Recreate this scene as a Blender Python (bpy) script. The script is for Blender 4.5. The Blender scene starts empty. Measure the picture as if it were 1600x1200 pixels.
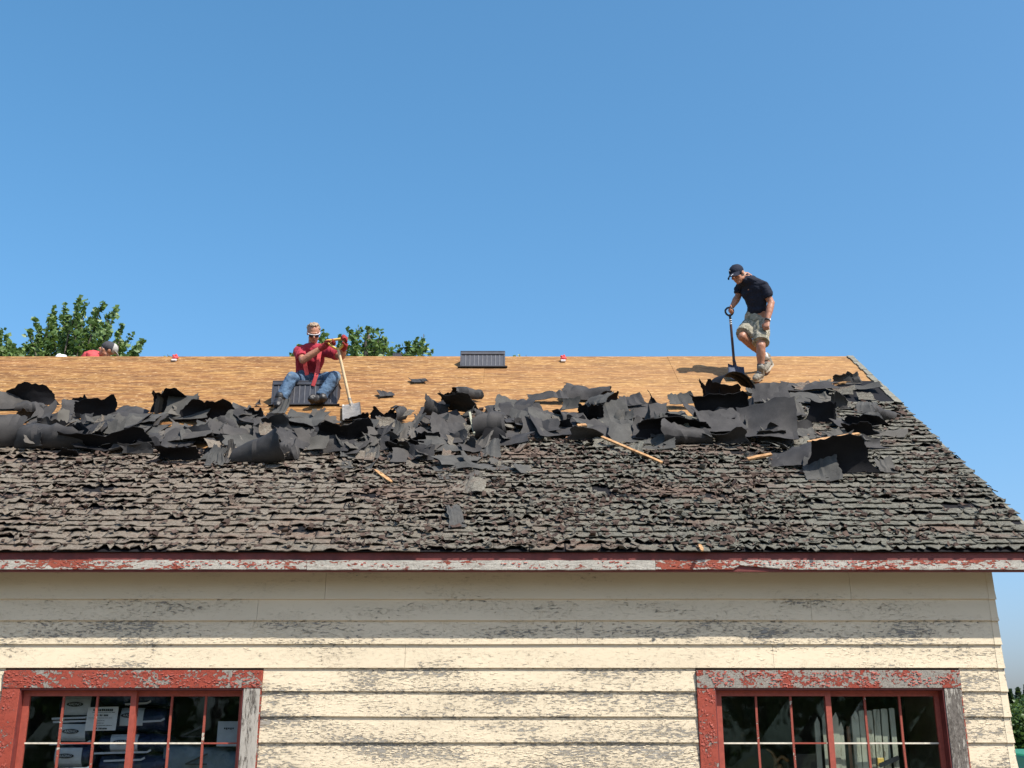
import bpy, bmesh, math, random
import numpy as np
from mathutils import Vector, Matrix, noise as mnoise

random.seed(11)
rng = np.random.default_rng(11)
C = bpy.context
SC = C.scene
COL = SC.collection

# ------------------------------------------------------------------ camera, sky, sun, exposure
PITCH = math.radians(18.2)
FPX = 1800.0
CAMZ = 1.6
cam_d = bpy.data.cameras.new('camera')
cam_d.sensor_width = 36.0
cam_d.lens = 36.0 * FPX / 1600.0
cam_d.clip_end = 3000
cam = bpy.data.objects.new('camera', cam_d)
cam.location = (0, 0, CAMZ)
cam.rotation_euler = (math.pi / 2 + PITCH, 0, 0)
COL.objects.link(cam)
SC.camera = cam

SUN = Vector((0.72, -0.69, 1.28)).normalized()          # direction to the sun
elev = math.asin(SUN.z)
azim = math.atan2(SUN.x, SUN.y)
world = bpy.data.worlds.new('World')
SC.world = world
world.use_nodes = True
wn = world.node_tree
bg = wn.nodes['Background']
sky = wn.nodes.new('ShaderNodeTexSky')
sky.sky_type = 'NISHITA'
sky.sun_disc = False
sky.sun_elevation = elev
sky.sun_rotation = azim
sky.altitude = 0
sky.air_density = 1.0
sky.dust_density = 2.0
sky.ozone_density = 3.0
# the clear summer blue of the photograph, over the whole sky: a little less red wherever the sky is blue
sep = wn.nodes.new('ShaderNodeSeparateColor'); comb = wn.nodes.new('ShaderNodeCombineColor')
wn.links.new(sky.outputs[0], sep.inputs[0])
def wmath(op, x, y):
    n_ = wn.nodes.new('ShaderNodeMath'); n_.operation = op
    for i_, v_ in enumerate((x, y)):
        if isinstance(v_, (int, float)): n_.inputs[i_].default_value = v_
        else: wn.links.new(v_, n_.inputs[i_])
    return n_.outputs[0]
ratio = wmath('DIVIDE', sep.outputs[0], wmath('MAXIMUM', sep.outputs[2], 1e-4))
fade = wmath('MINIMUM', wmath('MAXIMUM', wmath('SUBTRACT', 1.288, wmath('MULTIPLY', ratio, 0.8)), 0.60), 1.1)
blue = wmath('MULTIPLY', wmath('MULTIPLY', sep.outputs[2], fade), 1.64)
wn.links.new(wmath('MULTIPLY', blue, wmath('MINIMUM', wmath('MAXIMUM', wmath('SUBTRACT', wmath('MULTIPLY', ratio, 1.25), 0.235), 0.08), 0.85)), comb.inputs[0])
wn.links.new(wmath('MULTIPLY', wmath('MULTIPLY', sep.outputs[1], fade), 1.51), comb.inputs[1])
wn.links.new(blue, comb.inputs[2])
wn.links.new(comb.outputs[0], bg.inputs[0])
bg.inputs[1].default_value = 0.1075

sun_d = bpy.data.lights.new('sun', 'SUN')
sun_d.energy = 5.0
sun_d.angle = math.radians(0.53)
sun_d.color = (1.0, 0.95, 0.87)
sun = bpy.data.objects.new('sun', sun_d)
sun.rotation_euler = (-SUN).to_track_quat('-Z', 'Y').to_euler()
sun.location = SUN * 60
COL.objects.link(sun)

SC.view_settings.view_transform = 'Standard'
SC.view_settings.look = 'None'
SC.view_settings.gamma = 1
SC.view_settings.use_curve_mapping = False
SC.view_settings.exposure = 0.35
SC.render.engine = 'CYCLES'
try:
    SC.cycles.max_bounces = 8
    SC.cycles.transparent_max_bounces = 12
    SC.cycles.use_denoising = True
except Exception:
    pass

# ------------------------------------------------------------------ geometry of the place
EAVE_Y, EAVE_Z = 9.64, 3.286
PHI = math.radians(35.2)
SPAN = 4.98
RIDGE_Y, RIDGE_Z = EAVE_Y + SPAN, EAVE_Z + SPAN * math.tan(PHI)
SLOPE = SPAN / math.cos(PHI)
RX = np.array([1.0, 0, 0])
RU = np.array([0, math.cos(PHI), math.sin(PHI)])         # up the slope
RN = np.array([0, -math.sin(PHI), math.cos(PHI)])        # out of the roof
E0 = np.array([0, EAVE_Y, EAVE_Z])
ROOF_R, ROOF_L = 4.57, -9.0
WALL_Y = 9.95
WALL_R, WALL_L = 4.135, -8.6

def elev_of(py):
    return PITCH - math.atan((py - 600.0) / FPX)

def P(px, py, Y):
    """world point seen at a photo pixel and lying at depth Y"""
    z = CAMZ + math.tan(elev_of(py)) * Y
    dep = Y * math.cos(PITCH) + (z - CAMZ) * math.sin(PITCH)
    return np.array([(px - 800.0) / FPX * dep, Y, z])

def R(px, py, off=0.0):
    """world point on the front roof slope at a photo pixel"""
    t = math.tan(elev_of(py)); k = math.tan(PHI)
    e0y = EAVE_Y - off * math.sin(PHI); e0z = EAVE_Z + off * math.cos(PHI)
    Y = (k * e0y - (e0z - CAMZ)) / (k - t)
    return P(px, py, Y)

def RS(x, s, n=0.0):
    """roof coordinates (across, up the slope from the eave, off the deck) to world"""
    return E0 + RX * x + RU * s + RN * n

def roof_z(Y):
    return EAVE_Z + (Y - EAVE_Y) * math.tan(PHI)

def nrm(v):
    v = np.asarray(v, float)
    return v / (np.linalg.norm(v) + 1e-12)

# ------------------------------------------------------------------ node material helpers
def new_mat(name):
    m = bpy.data.materials.new(name)
    m.use_nodes = True
    nt = m.node_tree
    return m, nt, nt.nodes['Principled BSDF']

def ND(nt, typ, ins=None, **props):
    n = nt.nodes.new(typ)
    for k, v in props.items():
        setattr(n, k, v)
    for k, v in (ins or {}).items():
        s = n.inputs[k]
        if isinstance(v, bpy.types.NodeSocket):
            nt.links.new(v, s)
        else:
            s.default_value = v
    return n

def col(c):
    return (c[0], c[1], c[2], 1.0)

def pos_scaled(nt, scale, rot=(0, 0, 0)):
    g = ND(nt, 'ShaderNodeNewGeometry')
    v = g.outputs['Position']
    if rot != (0, 0, 0):
        v = ND(nt, 'ShaderNodeMapping', {'Vector': v, 'Rotation': rot}).outputs[0]
    return ND(nt, 'ShaderNodeMapping', {'Vector': v, 'Scale': scale}).outputs[0]

def noise(nt, vec, scale=1.0, detail=4.0, rough=0.55, dist=0.0):
    return ND(nt, 'ShaderNodeTexNoise', {'Vector': vec, 'Scale': scale, 'Detail': detail, 'Roughness': rough, 'Distortion': dist}).outputs[0]

def mix(nt, f, a, b, blend='MIX'):
    n = ND(nt, 'ShaderNodeMix', data_type='RGBA', blend_type=blend)
    for i, v in ((0, f), (6, a), (7, b)):
        if isinstance(v, bpy.types.NodeSocket):
            nt.links.new(v, n.inputs[i])
        else:
            n.inputs[i].default_value = v if i == 0 else col(v)
    return n.outputs[2]

def mth(nt, op, a, b=0.0, clamp=False):
    n = ND(nt, 'ShaderNodeMath', operation=op, use_clamp=clamp)
    for i, v in enumerate((a, b)):
        if isinstance(v, bpy.types.NodeSocket):
            nt.links.new(v, n.inputs[i])
        else:
            n.inputs[i].default_value = v
    return n.outputs[0]

def ramp01(nt, v, lo, hi):
    return ND(nt, 'ShaderNodeMapRange', {'Value': v, 'From Min': lo, 'From Max': hi, 'To Min': 0.0, 'To Max': 1.0}, clamp=True).outputs[0]

def oprop(nt, name):
    return ND(nt, 'ShaderNodeAttribute', attribute_type='OBJECT', attribute_name=name).outputs['Fac']

def bump(nt, bsdf, h, strength=0.5, distance=0.01):
    b = ND(nt, 'ShaderNodeBump', {'Height': h, 'Strength': strength, 'Distance': distance})
    nt.links.new(b.outputs[0], bsdf.inputs['Normal'])

def simple(name, c, rough=0.7, var=0.25, scale=25.0, metal=0.0, bumps=0.15, spec=0.5, c2=None, bdist=0.004):
    m, nt, b = new_mat(name)
    p = pos_scaled(nt, (1, 1, 1))
    n = noise(nt, p, scale, 5, 0.6)
    dark = tuple(x * (1 - var) for x in c)
    light = c2 or tuple(min(1, x * (1 + var)) for x in c)
    cc = mix(nt, ramp01(nt, n, 0.3, 0.7), dark, light)
    nt.links.new(cc, b.inputs['Base Color'])
    b.inputs['Roughness'].default_value = rough
    b.inputs['Metallic'].default_value = metal
    b.inputs['Specular IOR Level'].default_value = spec
    if bumps:
        n2 = noise(nt, p, scale * 4, 4, 0.6)
        bump(nt, b, n2, bumps, bdist)
    return m

def peel_mat(name, paint, under, under2, stretch, base_amt, patch=(1.1, 1.0, 5.0), crack=(0.12, 0.09, 0.06), attr=True, cracks=0.6, paint2=None):
    """paint that flakes off weathered wood; the object property "peel" says how much is gone"""
    m, nt, b = new_mat(name)
    p1 = pos_scaled(nt, stretch)
    n1 = noise(nt, p1, 1.0, 7, 0.62, 0.5)
    p2 = pos_scaled(nt, patch)
    n2 = noise(nt, p2, 1.0, 4, 0.6)
    v = mth(nt, 'ADD', mth(nt, 'MULTIPLY', n1, 0.72), mth(nt, 'MULTIPLY', n2, 0.58))
    if attr:
        v = mth(nt, 'ADD', v, oprop(nt, 'peel'))
    v = mth(nt, 'ADD', v, base_amt)
    mask = ramp01(nt, v, 0.777, 0.782)
    rim = mth(nt, 'MULTIPLY', ramp01(nt, v, 0.750, 0.768), mth(nt, 'SUBTRACT', 1.0, mask))
    pf = pos_scaled(nt, (stretch[0] * 2.2, stretch[1], stretch[2] * 1.6))
    nf = noise(nt, pf, 1.0, 6, 0.7, 0.4)
    d = mth(nt, 'ABSOLUTE', mth(nt, 'SUBTRACT', nf, 0.5))
    ck = mth(nt, 'SUBTRACT', 1.0, ramp01(nt, d, 0.004, 0.012))
    near = ramp01(nt, v, 0.60, 0.74)
    ck = mth(nt, 'MULTIPLY', mth(nt, 'MULTIPLY', ck, near), cracks)
    ng = noise(nt, pos_scaled(nt, (stretch[0] * 0.6, 1, stretch[2] * 3)), 1.0, 5, 0.65)
    wood = mix(nt, ramp01(nt, ng, 0.32, 0.66), under, under2)
    nv = noise(nt, pos_scaled(nt, (0.9, 1, 3.5)), 1.0, 4, 0.6)
    pa = mix(nt, ramp01(nt, nv, 0.3, 0.7), paint, paint2 or tuple(x * 0.90 for x in paint))
    c = mix(nt, mth(nt, 'MULTIPLY', rim, 0.35), pa, tuple(min(1, x * 1.12) for x in paint))
    c = mix(nt, ck, c, crack)
    c = mix(nt, mask, c, wood)
    nt.links.new(c, b.inputs['Base Color'])
    b.inputs['Roughness'].default_value = 0.72
    b.inputs['Specular IOR Level'].default_value = 0.3
    h = mth(nt, 'ADD', mth(nt, 'MULTIPLY', mask, -1.0), mth(nt, 'MULTIPLY', rim, 0.5))
    h = mth(nt, 'ADD', h, mth(nt, 'MULTIPLY', ng, 0.35))
    h = mth(nt, 'SUBTRACT', h, mth(nt, 'MULTIPLY', ck, 0.6))
    bump(nt, b, h, 0.9, 0.006)
    return m

MAT = {}
MAT['cream'] = peel_mat('cream_clapboard_paint', (0.80, 0.67, 0.475), (0.50, 0.465, 0.40), (0.17, 0.14, 0.105), (19, 1, 64), 0.0)
MAT['red'] = peel_mat('flaking_red_paint', (0.35, 0.072, 0.045), (0.42, 0.38, 0.32), (0.23, 0.21, 0.18), (34, 26, 44), 0.045,
                      patch=(6, 5, 9), crack=(0.05, 0.02, 0.015), cracks=0.9, paint2=(0.34, 0.06, 0.035))
MAT['greywood'] = peel_mat('bare_weathered_wood', (0.46, 0.42, 0.36), (0.24, 0.21, 0.18), (0.10, 0.085, 0.07), (60, 30, 9), 0.05,
                           patch=(11, 5, 3), crack=(0.04, 0.035, 0.03), cracks=1.0)
MAT['trim'] = peel_mat('peeling_eave_trim_paint', (0.36, 0.085, 0.05), (0.62, 0.58, 0.50), (0.36, 0.33, 0.28), (14, 20, 44), 0.105,
                       patch=(1.3, 1, 6), crack=(0.10, 0.06, 0.04), cracks=0.8)
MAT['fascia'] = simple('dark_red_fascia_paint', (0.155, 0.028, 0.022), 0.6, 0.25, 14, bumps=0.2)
MAT['sash'] = simple('red_sash_paint', (0.34, 0.068, 0.042), 0.6, 0.16, 30, bumps=0.25)
MAT['sashworn'] = peel_mat('worn_muntin_paint', (0.33, 0.075, 0.05), (0.62, 0.55, 0.44), (0.5, 0.42, 0.33), (30, 20, 30), 0.03, patch=(6, 5, 6), cracks=0.3)
MAT['putty'] = simple('bare_putty_muntin', (0.70, 0.63, 0.50), 0.7, 0.2, 30)

def plywood_mat():
    m, nt, b = new_mat('weathered_plywood')
    r = (-PHI, 0, 0)
    fine = noise(nt, pos_scaled(nt, (6.0, 22, 1), r), 1.0, 6, 0.68, 0.6)
    mid = noise(nt, pos_scaled(nt, (2.4, 10, 1), r), 1.0, 6, 0.65, 0.9)
    broad = noise(nt, pos_scaled(nt, (0.35, 3.0, 1), r), 1.0, 4, 0.55)
    line = noise(nt, pos_scaled(nt, (0.7, 9, 1), r), 1.0, 5, 0.6, 0.4)
    spk = noise(nt, pos_scaled(nt, (11, 26, 1), r), 1.0, 5, 0.75)
    c = mix(nt, ramp01(nt, fine, 0.36, 0.64), (0.165, 0.070, 0.020), (0.50, 0.285, 0.100))
    c = mix(nt, mth(nt, 'MULTIPLY', ramp01(nt, mid, 0.5, 0.66), 0.6), c, (0.20, 0.085, 0.03))
    c = mix(nt, mth(nt, 'MULTIPLY', ramp01(nt, broad, 0.42, 0.66), 0.35), c, (0.30, 0.125, 0.05))
    d = mth(nt, 'ABSOLUTE', mth(nt, 'SUBTRACT', line, 0.5))
    ln = mth(nt, 'SUBTRACT', 1.0, ramp01(nt, d, 0.012, 0.060))
    gate = ramp01(nt, noise(nt, pos_scaled(nt, (1.3, 6, 1), r), 1.0, 3), 0.36, 0.52)
    c = mix(nt, mth(nt, 'MULTIPLY', mth(nt, 'MULTIPLY', ln, gate), 0.62), c, (0.07, 0.028, 0.015))
    c = mix(nt, mth(nt, 'MULTIPLY', ramp01(nt, spk, 0.56, 0.66), 0.85), c, (0.66, 0.44, 0.23))
    g = ND(nt, 'ShaderNodeNewGeometry')
    sx = ND(nt, 'ShaderNodeSeparateXYZ', {'Vector': g.outputs['Position']}).outputs[0]
    c = mix(nt, mth(nt, 'MULTIPLY', ramp01(nt, sx, -2.5, 2.5), 0.30), c, (0.50, 0.30, 0.14))
    tone = oprop(nt, 'tone')
    c = mix(nt, tone, c, (0.22, 0.10, 0.045))
    nt.links.new(c, b.inputs['Base Color'])
    b.inputs['Roughness'].default_value = 0.8
    b.inputs['Specular IOR Level'].default_value = 0.2
    bump(nt, b, mth(nt, 'ADD', fine, mth(nt, 'MULTIPLY', ln, -0.8)), 0.5, 0.004)
    return m
MAT['ply'] = plywood_mat()

def shingle_mat(name, fresh=False):
    m, nt, b = new_mat(name)
    p = pos_scaled(nt, (1, 1, 1))
    g = ND(nt, 'ShaderNodeNewGeometry')
    sx = ND(nt, 'ShaderNodeSeparateXYZ', {'Vector': g.outputs['Position']}).outputs[0]
    gran = noise(nt, p, 260, 3, 0.7)
    big = noise(nt, p, 2.2, 4, 0.6)
    med = noise(nt, p, 14, 5, 0.65)
    side = ramp01(nt, mth(nt, 'ADD', sx, mth(nt, 'MULTIPLY', mth(nt, 'SUBTRACT', big, 0.5), 4.0)), -2.6, 1.6)
    a = mix(nt, ramp01(nt, med, 0.35, 0.65), (0.172, 0.128, 0.094), (0.205, 0.174, 0.132))
    bcol = mix(nt, ramp01(nt, med, 0.35, 0.65), (0.108, 0.104, 0.080), (0.148, 0.152, 0.122))
    c = mix(nt, side, a, bcol)
    rn = g.outputs['Random Per Island']
    c = mix(nt, mth(nt, 'MULTIPLY', ramp01(nt, rn, .55, 1.0), .45), c, (0.085, 0.068, 0.055))
    c = mix(nt, mth(nt, 'MULTIPLY', ramp01(nt, rn, .30, .0), .30), c, (0.27, 0.25, 0.21))
    c = mix(nt, mth(nt, 'MULTIPLY', ramp01(nt, gran, 0.45, 0.7), 0.45), c, (0.36, 0.33, 0.28))
    c = mix(nt, mth(nt, 'MULTIPLY', ramp01(nt, gran, 0.52, 0.36), 0.55), c, (0.035, 0.028, 0.024))
    worn = noise(nt, p, 7.0, 6, 0.7, 0.5)
    c = mix(nt, mth(nt, 'MULTIPLY', ramp01(nt, worn, 0.58, 0.66), 0.6), c, (0.055, 0.036, 0.03))
    mot = noise(nt, p, 42, 3, 0.75)
    c = mix(nt, mth(nt, 'MULTIPLY', ramp01(nt, mot, 0.55, 0.68), 0.50), c, (0.34, 0.315, 0.27))
    c = mix(nt, mth(nt, 'MULTIPLY', ramp01(nt, mot, 0.46, 0.34), 0.60), c, (0.050, 0.038, 0.032))
    red = noise(nt, pos_scaled(nt, (0.7, 2.5, 2.5)), 1.0, 4, 0.6)
    c = mix(nt, mth(nt, 'MULTIPLY', ramp01(nt, red, 0.54, 0.68), 0.40), c, (0.19, 0.085, 0.058))
    nt.links.new(c, b.inputs['Base Color'])
    b.inputs['Roughness'].default_value = 0.92
    b.inputs['Specular IOR Level'].default_value = 0.2
    bump(nt, b, mth(nt, 'ADD', mth(nt, 'MULTIPLY', gran, 0.35), mth(nt, 'ADD', worn, noise(nt, p, 28, 4, 0.7))), 0.9, 0.014)
    return m
MAT['shingle'] = shingle_mat('old_asphalt_shingle')
MAT['crumb'] = simple('broken_shingle_crumb', (0.085, 0.058, 0.046), 0.95, 0.5, 9, bumps=0.3, spec=0.2)

def felt_mat(name, c, c2, rough=0.62, spec=0.5, scuff=0.3):
    m, nt, b = new_mat(name)
    p = pos_scaled(nt, (1, 1, 1))
    n = noise(nt, p, 5.0, 5, 0.6)
    f = noise(nt, p, 220, 3, 0.7)
    cc = mix(nt, ramp01(nt, n, 0.35, 0.68), c, c2)
    cc = mix(nt, mth(nt, 'MULTIPLY', ramp01(nt, f, 0.56, 0.72), 0.5), cc, tuple(min(1, x * 2.2) for x in c2))
    sc = noise(nt, pos_scaled(nt, (6, 14, 9)), 1.0, 6, 0.72, 1.2)
    cc = mix(nt, mth(nt, 'MULTIPLY', ramp01(nt, sc, 0.66, 0.70), scuff), cc, (0.30, 0.27, 0.23))
    cc = mix(nt, mth(nt, 'MULTIPLY', oprop(nt, 'dust'), 0.8), cc, (0.19, 0.165, 0.13))
    nt.links.new(cc, b.inputs['Base Color'])
    b.inputs['Roughness'].default_value = rough
    b.inputs['Specular IOR Level'].default_value = spec
    bump(nt, b, mth(nt, 'ADD', mth(nt, 'MULTIPLY', f, 0.25), n), 0.35, 0.012)
    return m
MAT['felt'] = felt_mat('tar_paper_face', (0.027, 0.025, 0.025), (0.056, 0.052, 0.050), 0.72, 0.3)
MAT['tar'] = felt_mat('tar_paper_underside_and_shade', (0.007, 0.007, 0.009), (0.013, 0.012, 0.013), 0.75, 0.18, 0.05)  # black underside; also colours sheets that stand for shaded voids in the heap
MAT['slate'] = felt_mat('grey_shingle_face', (0.052, 0.050, 0.047), (0.090, 0.087, 0.080), 0.85, 0.2, 0.35)

MAT['lumber'] = simple('fresh_split_lumber', (0.46, 0.215, 0.075), 0.75, 0.4, 30, bumps=0.5, c2=(0.62, 0.36, 0.16))
MAT['vent'] = simple('dark_grey_vent_plastic', (0.062, 0.065, 0.080), 0.5, 0.2, 18, bumps=0.1)
MAT['ventslat'] = simple('pale_vent_slat', (0.16, 0.16, 0.175), 0.6, 0.2, 30, bumps=0.1)
MAT['ventdark'] = simple('dark_vent_body_plastic', (0.03, 0.03, 0.036), 0.7, 0.2, 30)  # darker plastic of the vent body and flange
MAT['wallrear'] = simple('old_cream_wall_paint', (0.70, 0.58, 0.42), 0.75, 0.12, 3)
MAT['inner'] = simple('dark_inner_planks', (0.10, 0.085, 0.065), 0.85, 0.4, 6)
MAT['rake'] = simple('lichen_grey_rake_strip', (0.20, 0.19, 0.15), 0.85, 0.35, 40)

def glass_mat():
    m, nt, b = new_mat('old_window_glass')
    nt.nodes.remove(b)
    out = nt.nodes['Material Output']
    t = ND(nt, 'ShaderNodeBsdfTransparent', {'Color': (0.82, 0.87, 0.87, 1)})
    g = ND(nt, 'ShaderNodeBsdfGlossy', {'Color': (0.9, 0.95, 1, 1), 'Roughness': 0.03})
    ge = ND(nt, 'ShaderNodeNewGeometry')
    dt = ND(nt, 'ShaderNodeVectorMath', {0: ge.outputs['Incoming'], 1: ge.outputs['Normal']}, operation='DOT_PRODUCT').outputs['Value']
    inv = mth(nt, 'SUBTRACT', 1.0, mth(nt, 'ABSOLUTE', dt), True)
    fz_ = mth(nt, 'ADD', mth(nt, 'MULTIPLY', mth(nt, 'POWER', inv, 5.0), 0.94), 0.055)
    p = pos_scaled(nt, (3, 3, 3))
    bm_ = ND(nt, 'ShaderNodeBump', {'Height': noise(nt, p, 1.0, 2), 'Strength': 0.1, 'Distance': 0.02})
    nt.links.new(bm_.outputs[0], g.inputs['Normal'])
    mx = ND(nt, 'ShaderNodeMixShader')
    nt.links.new(fz_, mx.inputs[0]); nt.links.new(t.outputs[0], mx.inputs[1]); nt.links.new(g.outputs[0], mx.inputs[2])
    nt.links.new(mx.outputs[0], out.inputs['Surface'])
    return m
MAT['glass'] = glass_mat()
MAT['navybag'] = simple('navy_plastic_wrap', (0.018, 0.03, 0.075), 0.35, 0.3, 9, bumps=0.5, bdist=0.02)
MAT['baglabel'] = simple('pale_blue_grey_label', (0.42, 0.47, 0.50), 0.5, 0.1, 20, bumps=0)
MAT['whitestrip'] = simple('white_wrap_seam', (0.42, 0.46, 0.50), 0.5, 0.1, 20, bumps=0)
MAT['ink'] = simple('black_print', (0.012, 0.014, 0.018), 0.6, 0.1, 20, bumps=0)
MAT['paper'] = simple('paper_notice', (0.62, 0.64, 0.63), 0.7, 0.08, 30, bumps=0)
MAT['reflectblue'] = simple('grey_blue_reflection', (0.12, 0.17, 0.20), 0.5, 0.3, 4, bumps=0.5, bdist=0.03)
MAT['picket'] = peel_mat('old_picket_wood', (0.44, 0.44, 0.33), (0.33, 0.29, 0.20), (0.22, 0.17, 0.11), (40, 30, 6), -0.02, patch=(9, 5, 2))
MAT['brownwood'] = simple('brown_old_wood', (0.20, 0.10, 0.05), 0.7, 0.3, 12)
MAT['blackmetal'] = simple('black_iron', (0.02, 0.02, 0.022), 0.5, 0.3, 20, metal=0.3)
MAT['rust'] = simple('rusty_brass', (0.22, 0.12, 0.04), 0.5, 0.4, 20, metal=0.4)
MAT['yellow'] = simple('yellow_plastic', (0.72, 0.46, 0.09), 0.5, 0.12, 20, bumps=0.1)
MAT['steel'] = simple('worn_shovel_steel', (0.36, 0.33, 0.29), 0.45, 0.3, 22, metal=0.55, bumps=0.2)
MAT['darksteel'] = simple('dark_blue_shovel_steel', (0.035, 0.045, 0.075), 0.5, 0.3, 22, metal=0.3, bumps=0.2)
MAT['handlewood'] = simple('pale_ash_handle', (0.66, 0.47, 0.27), 0.55, 0.18, 10, bumps=0.1)
MAT['handledark'] = simple('dark_varnished_handle', (0.07, 0.035, 0.03), 0.45, 0.25, 14, bumps=0.1)
MAT['whitetape'] = simple('white_handle_sticker', (0.72, 0.72, 0.74), 0.5, 0.1, 30, bumps=0)

def skin_mat(name, c):
    m, nt, b = new_mat(name)
    p = pos_scaled(nt, (1, 1, 1))
    n = noise(nt, p, 22, 4, 0.6)
    cc = mix(nt, ramp01(nt, n, 0.3, 0.7), tuple(x * 0.85 for x in c), (min(1, c[0] * 1.12), c[1] * 1.02, c[2]))
    nt.links.new(cc, b.inputs['Base Color'])
    b.inputs['Roughness'].default_value = 0.5
    b.inputs['Subsurface Weight'].default_value = 0.08
    b.inputs['Subsurface Radius'].default_value = (0.012, 0.005, 0.003)
    return m
MAT['skin'] = skin_mat('sun_reddened_skin', (0.46, 0.22, 0.135))
MAT['skin2'] = skin_mat('tanned_skin', (0.42, 0.20, 0.12))

def cloth(name, c, var=0.2, scale=60, c2=None, rough=0.85):
    return simple(name, c, rough, var, scale, bumps=0.25, spec=0.25, c2=c2, bdist=0.003)
MAT['redshirt'] = cloth('red_cotton', (0.36, 0.032, 0.052), 0.15, 12)
MAT['redbright'] = cloth('bright_red_webbing', (0.62, 0.085, 0.09), 0.12, 12)
def denim_mat():
    m, nt, b = new_mat('faded_blue_denim')
    p = pos_scaled(nt, (1, 1, 1))
    n = noise(nt, p, 9, 5, 0.6)
    f = noise(nt, p, 160, 3, 0.7)
    c = mix(nt, ramp01(nt, n, 0.36, 0.66), (0.022, 0.055, 0.115), (0.085, 0.165, 0.27))
    c = mix(nt, mth(nt, 'MULTIPLY', f, 0.3), c, (0.20, 0.26, 0.33))
    d = noise(nt, p, 5, 3, 0.5)
    c = mix(nt, mth(nt, 'MULTIPLY', ramp01(nt, d, 0.6, 0.72), 0.5), c, (0.36, 0.34, 0.22))
    nt.links.new(c, b.inputs['Base Color'])
    b.inputs['Roughness'].default_value = 0.85
    bump(nt, b, n, 0.4, 0.02)
    return m
MAT['denim'] = denim_mat()
MAT['leather'] = simple('black_work_leather', (0.022, 0.02, 0.02), 0.5, 0.4, 20)
MAT['sole'] = simple('dirty_boot_sole', (0.06, 0.05, 0.04), 0.85, 0.4, 20)
MAT['glove'] = cloth('dark_red_glove', (0.30, 0.035, 0.035), 0.3, 30)
MAT['hair'] = simple('sandy_grey_hair', (0.33, 0.235, 0.155), 0.6, 0.35, 60, bumps=0.6)
MAT['greyhair'] = simple('grey_hair', (0.42, 0.37, 0.32), 0.6, 0.35, 60, bumps=0.6)
MAT['navytee'] = cloth('navy_black_cotton', (0.014, 0.017, 0.030), 0.2, 14)
MAT['navycap'] = cloth('navy_cap_twill', (0.016, 0.019, 0.034), 0.2, 30)
MAT['white'] = simple('white_plastic', (0.80, 0.80, 0.82), 0.4, 0.05, 20, bumps=0)
MAT['lens'] = simple('smoke_lens', (0.02, 0.02, 0.03), 0.1, 0.1, 20, bumps=0)
def camo_mat():
    m, nt, b = new_mat('khaki_camouflage_cloth')
    p = pos_scaled(nt, (1, 1, 1))
    n = noise(nt, p, 14, 2, 0.5, 0.8); n2 = noise(nt, p, 19, 2, 0.5, 0.8)
    c = mix(nt, ramp01(nt, n, 0.50, 0.53), (0.33, 0.30, 0.23), (0.19, 0.18, 0.13))
    c = mix(nt, ramp01(nt, n2, 0.58, 0.61), c, (0.44, 0.40, 0.32))
    nt.links.new(c, b.inputs['Base Color'])
    b.inputs['Roughness'].default_value = 0.9
    bump(nt, b, noise(nt, p, 20, 4), 0.4, 0.015)
    return m
MAT['camo'] = camo_mat()
MAT['shoe'] = simple('grey_tan_trainer', (0.21, 0.185, 0.145), 0.8, 0.35, 45)
MAT['shoesole'] = simple('cream_rubber_sole', (0.42, 0.38, 0.30), 0.7, 0.2, 20)
MAT['sock'] = cloth('white_sock', (0.74, 0.73, 0.70), 0.1, 40)
MAT['greymesh'] = cloth('pale_grey_cap_mesh', (0.44, 0.42, 0.39), 0.2, 60)
MAT['darkgrey'] = cloth('charcoal_cap_cloth', (0.06, 0.06, 0.068), 0.2, 40)
MAT['tanwork'] = cloth('brown_work_trousers', (0.14, 0.10, 0.07), 0.2, 20)

def leaf_mat(name, c1, c2, c3):
    m, nt, b = new_mat(name)
    g = ND(nt, 'ShaderNodeNewGeometry')
    r = g.outputs['Random Per Island']
    c = mix(nt, r, c1, c2)
    n = noise(nt, pos_scaled(nt, (1, 1, 1)), 0.9, 3)
    c = mix(nt, mth(nt, 'MULTIPLY', ramp01(nt, n, 0.45, 0.65), 0.5), c, c3)
    nt.links.new(c, b.inputs['Base Color'])
    b.inputs['Roughness'].default_value = 0.45
    b.inputs['Specular IOR Level'].default_value = 0.5
    tr = ND(nt, 'ShaderNodeBsdfTranslucent')
    nt.links.new(mix(nt, 0.5, c, (0.16, 0.24, 0.03)), tr.inputs['Color'])
    mx = ND(nt, 'ShaderNodeMixShader', {0: 0.28})
    nt.links.new(b.outputs[0], mx.inputs[1]); nt.links.new(tr.outputs[0], mx.inputs[2])
    nt.links.new(mx.outputs[0], nt.nodes['Material Output'].inputs['Surface'])
    return m
MAT['leaf'] = leaf_mat('maple_leaf', (0.065, 0.135, 0.040), (0.22, 0.32, 0.105), (0.15, 0.23, 0.07))
MAT['leaf2'] = leaf_mat('shrub_leaf', (0.05, 0.10, 0.028), (0.11, 0.17, 0.045), (0.085, 0.15, 0.03))
MAT['needle'] = leaf_mat('dark_conifer_needle', (0.018, 0.036, 0.020), (0.035, 0.06, 0.028), (0.025, 0.045, 0.028))
MAT['bark'] = simple('grey_brown_bark', (0.12, 0.095, 0.075), 0.9, 0.35, 14, bumps=0.6, bdist=0.03)
MAT['tractor'] = simple('green_machine_paint', (0.012, 0.17, 0.032), 0.35, 0.1, 10, bumps=0)
MAT['tyre'] = simple('black_rubber', (0.02, 0.02, 0.02), 0.8, 0.3, 20)

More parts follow.
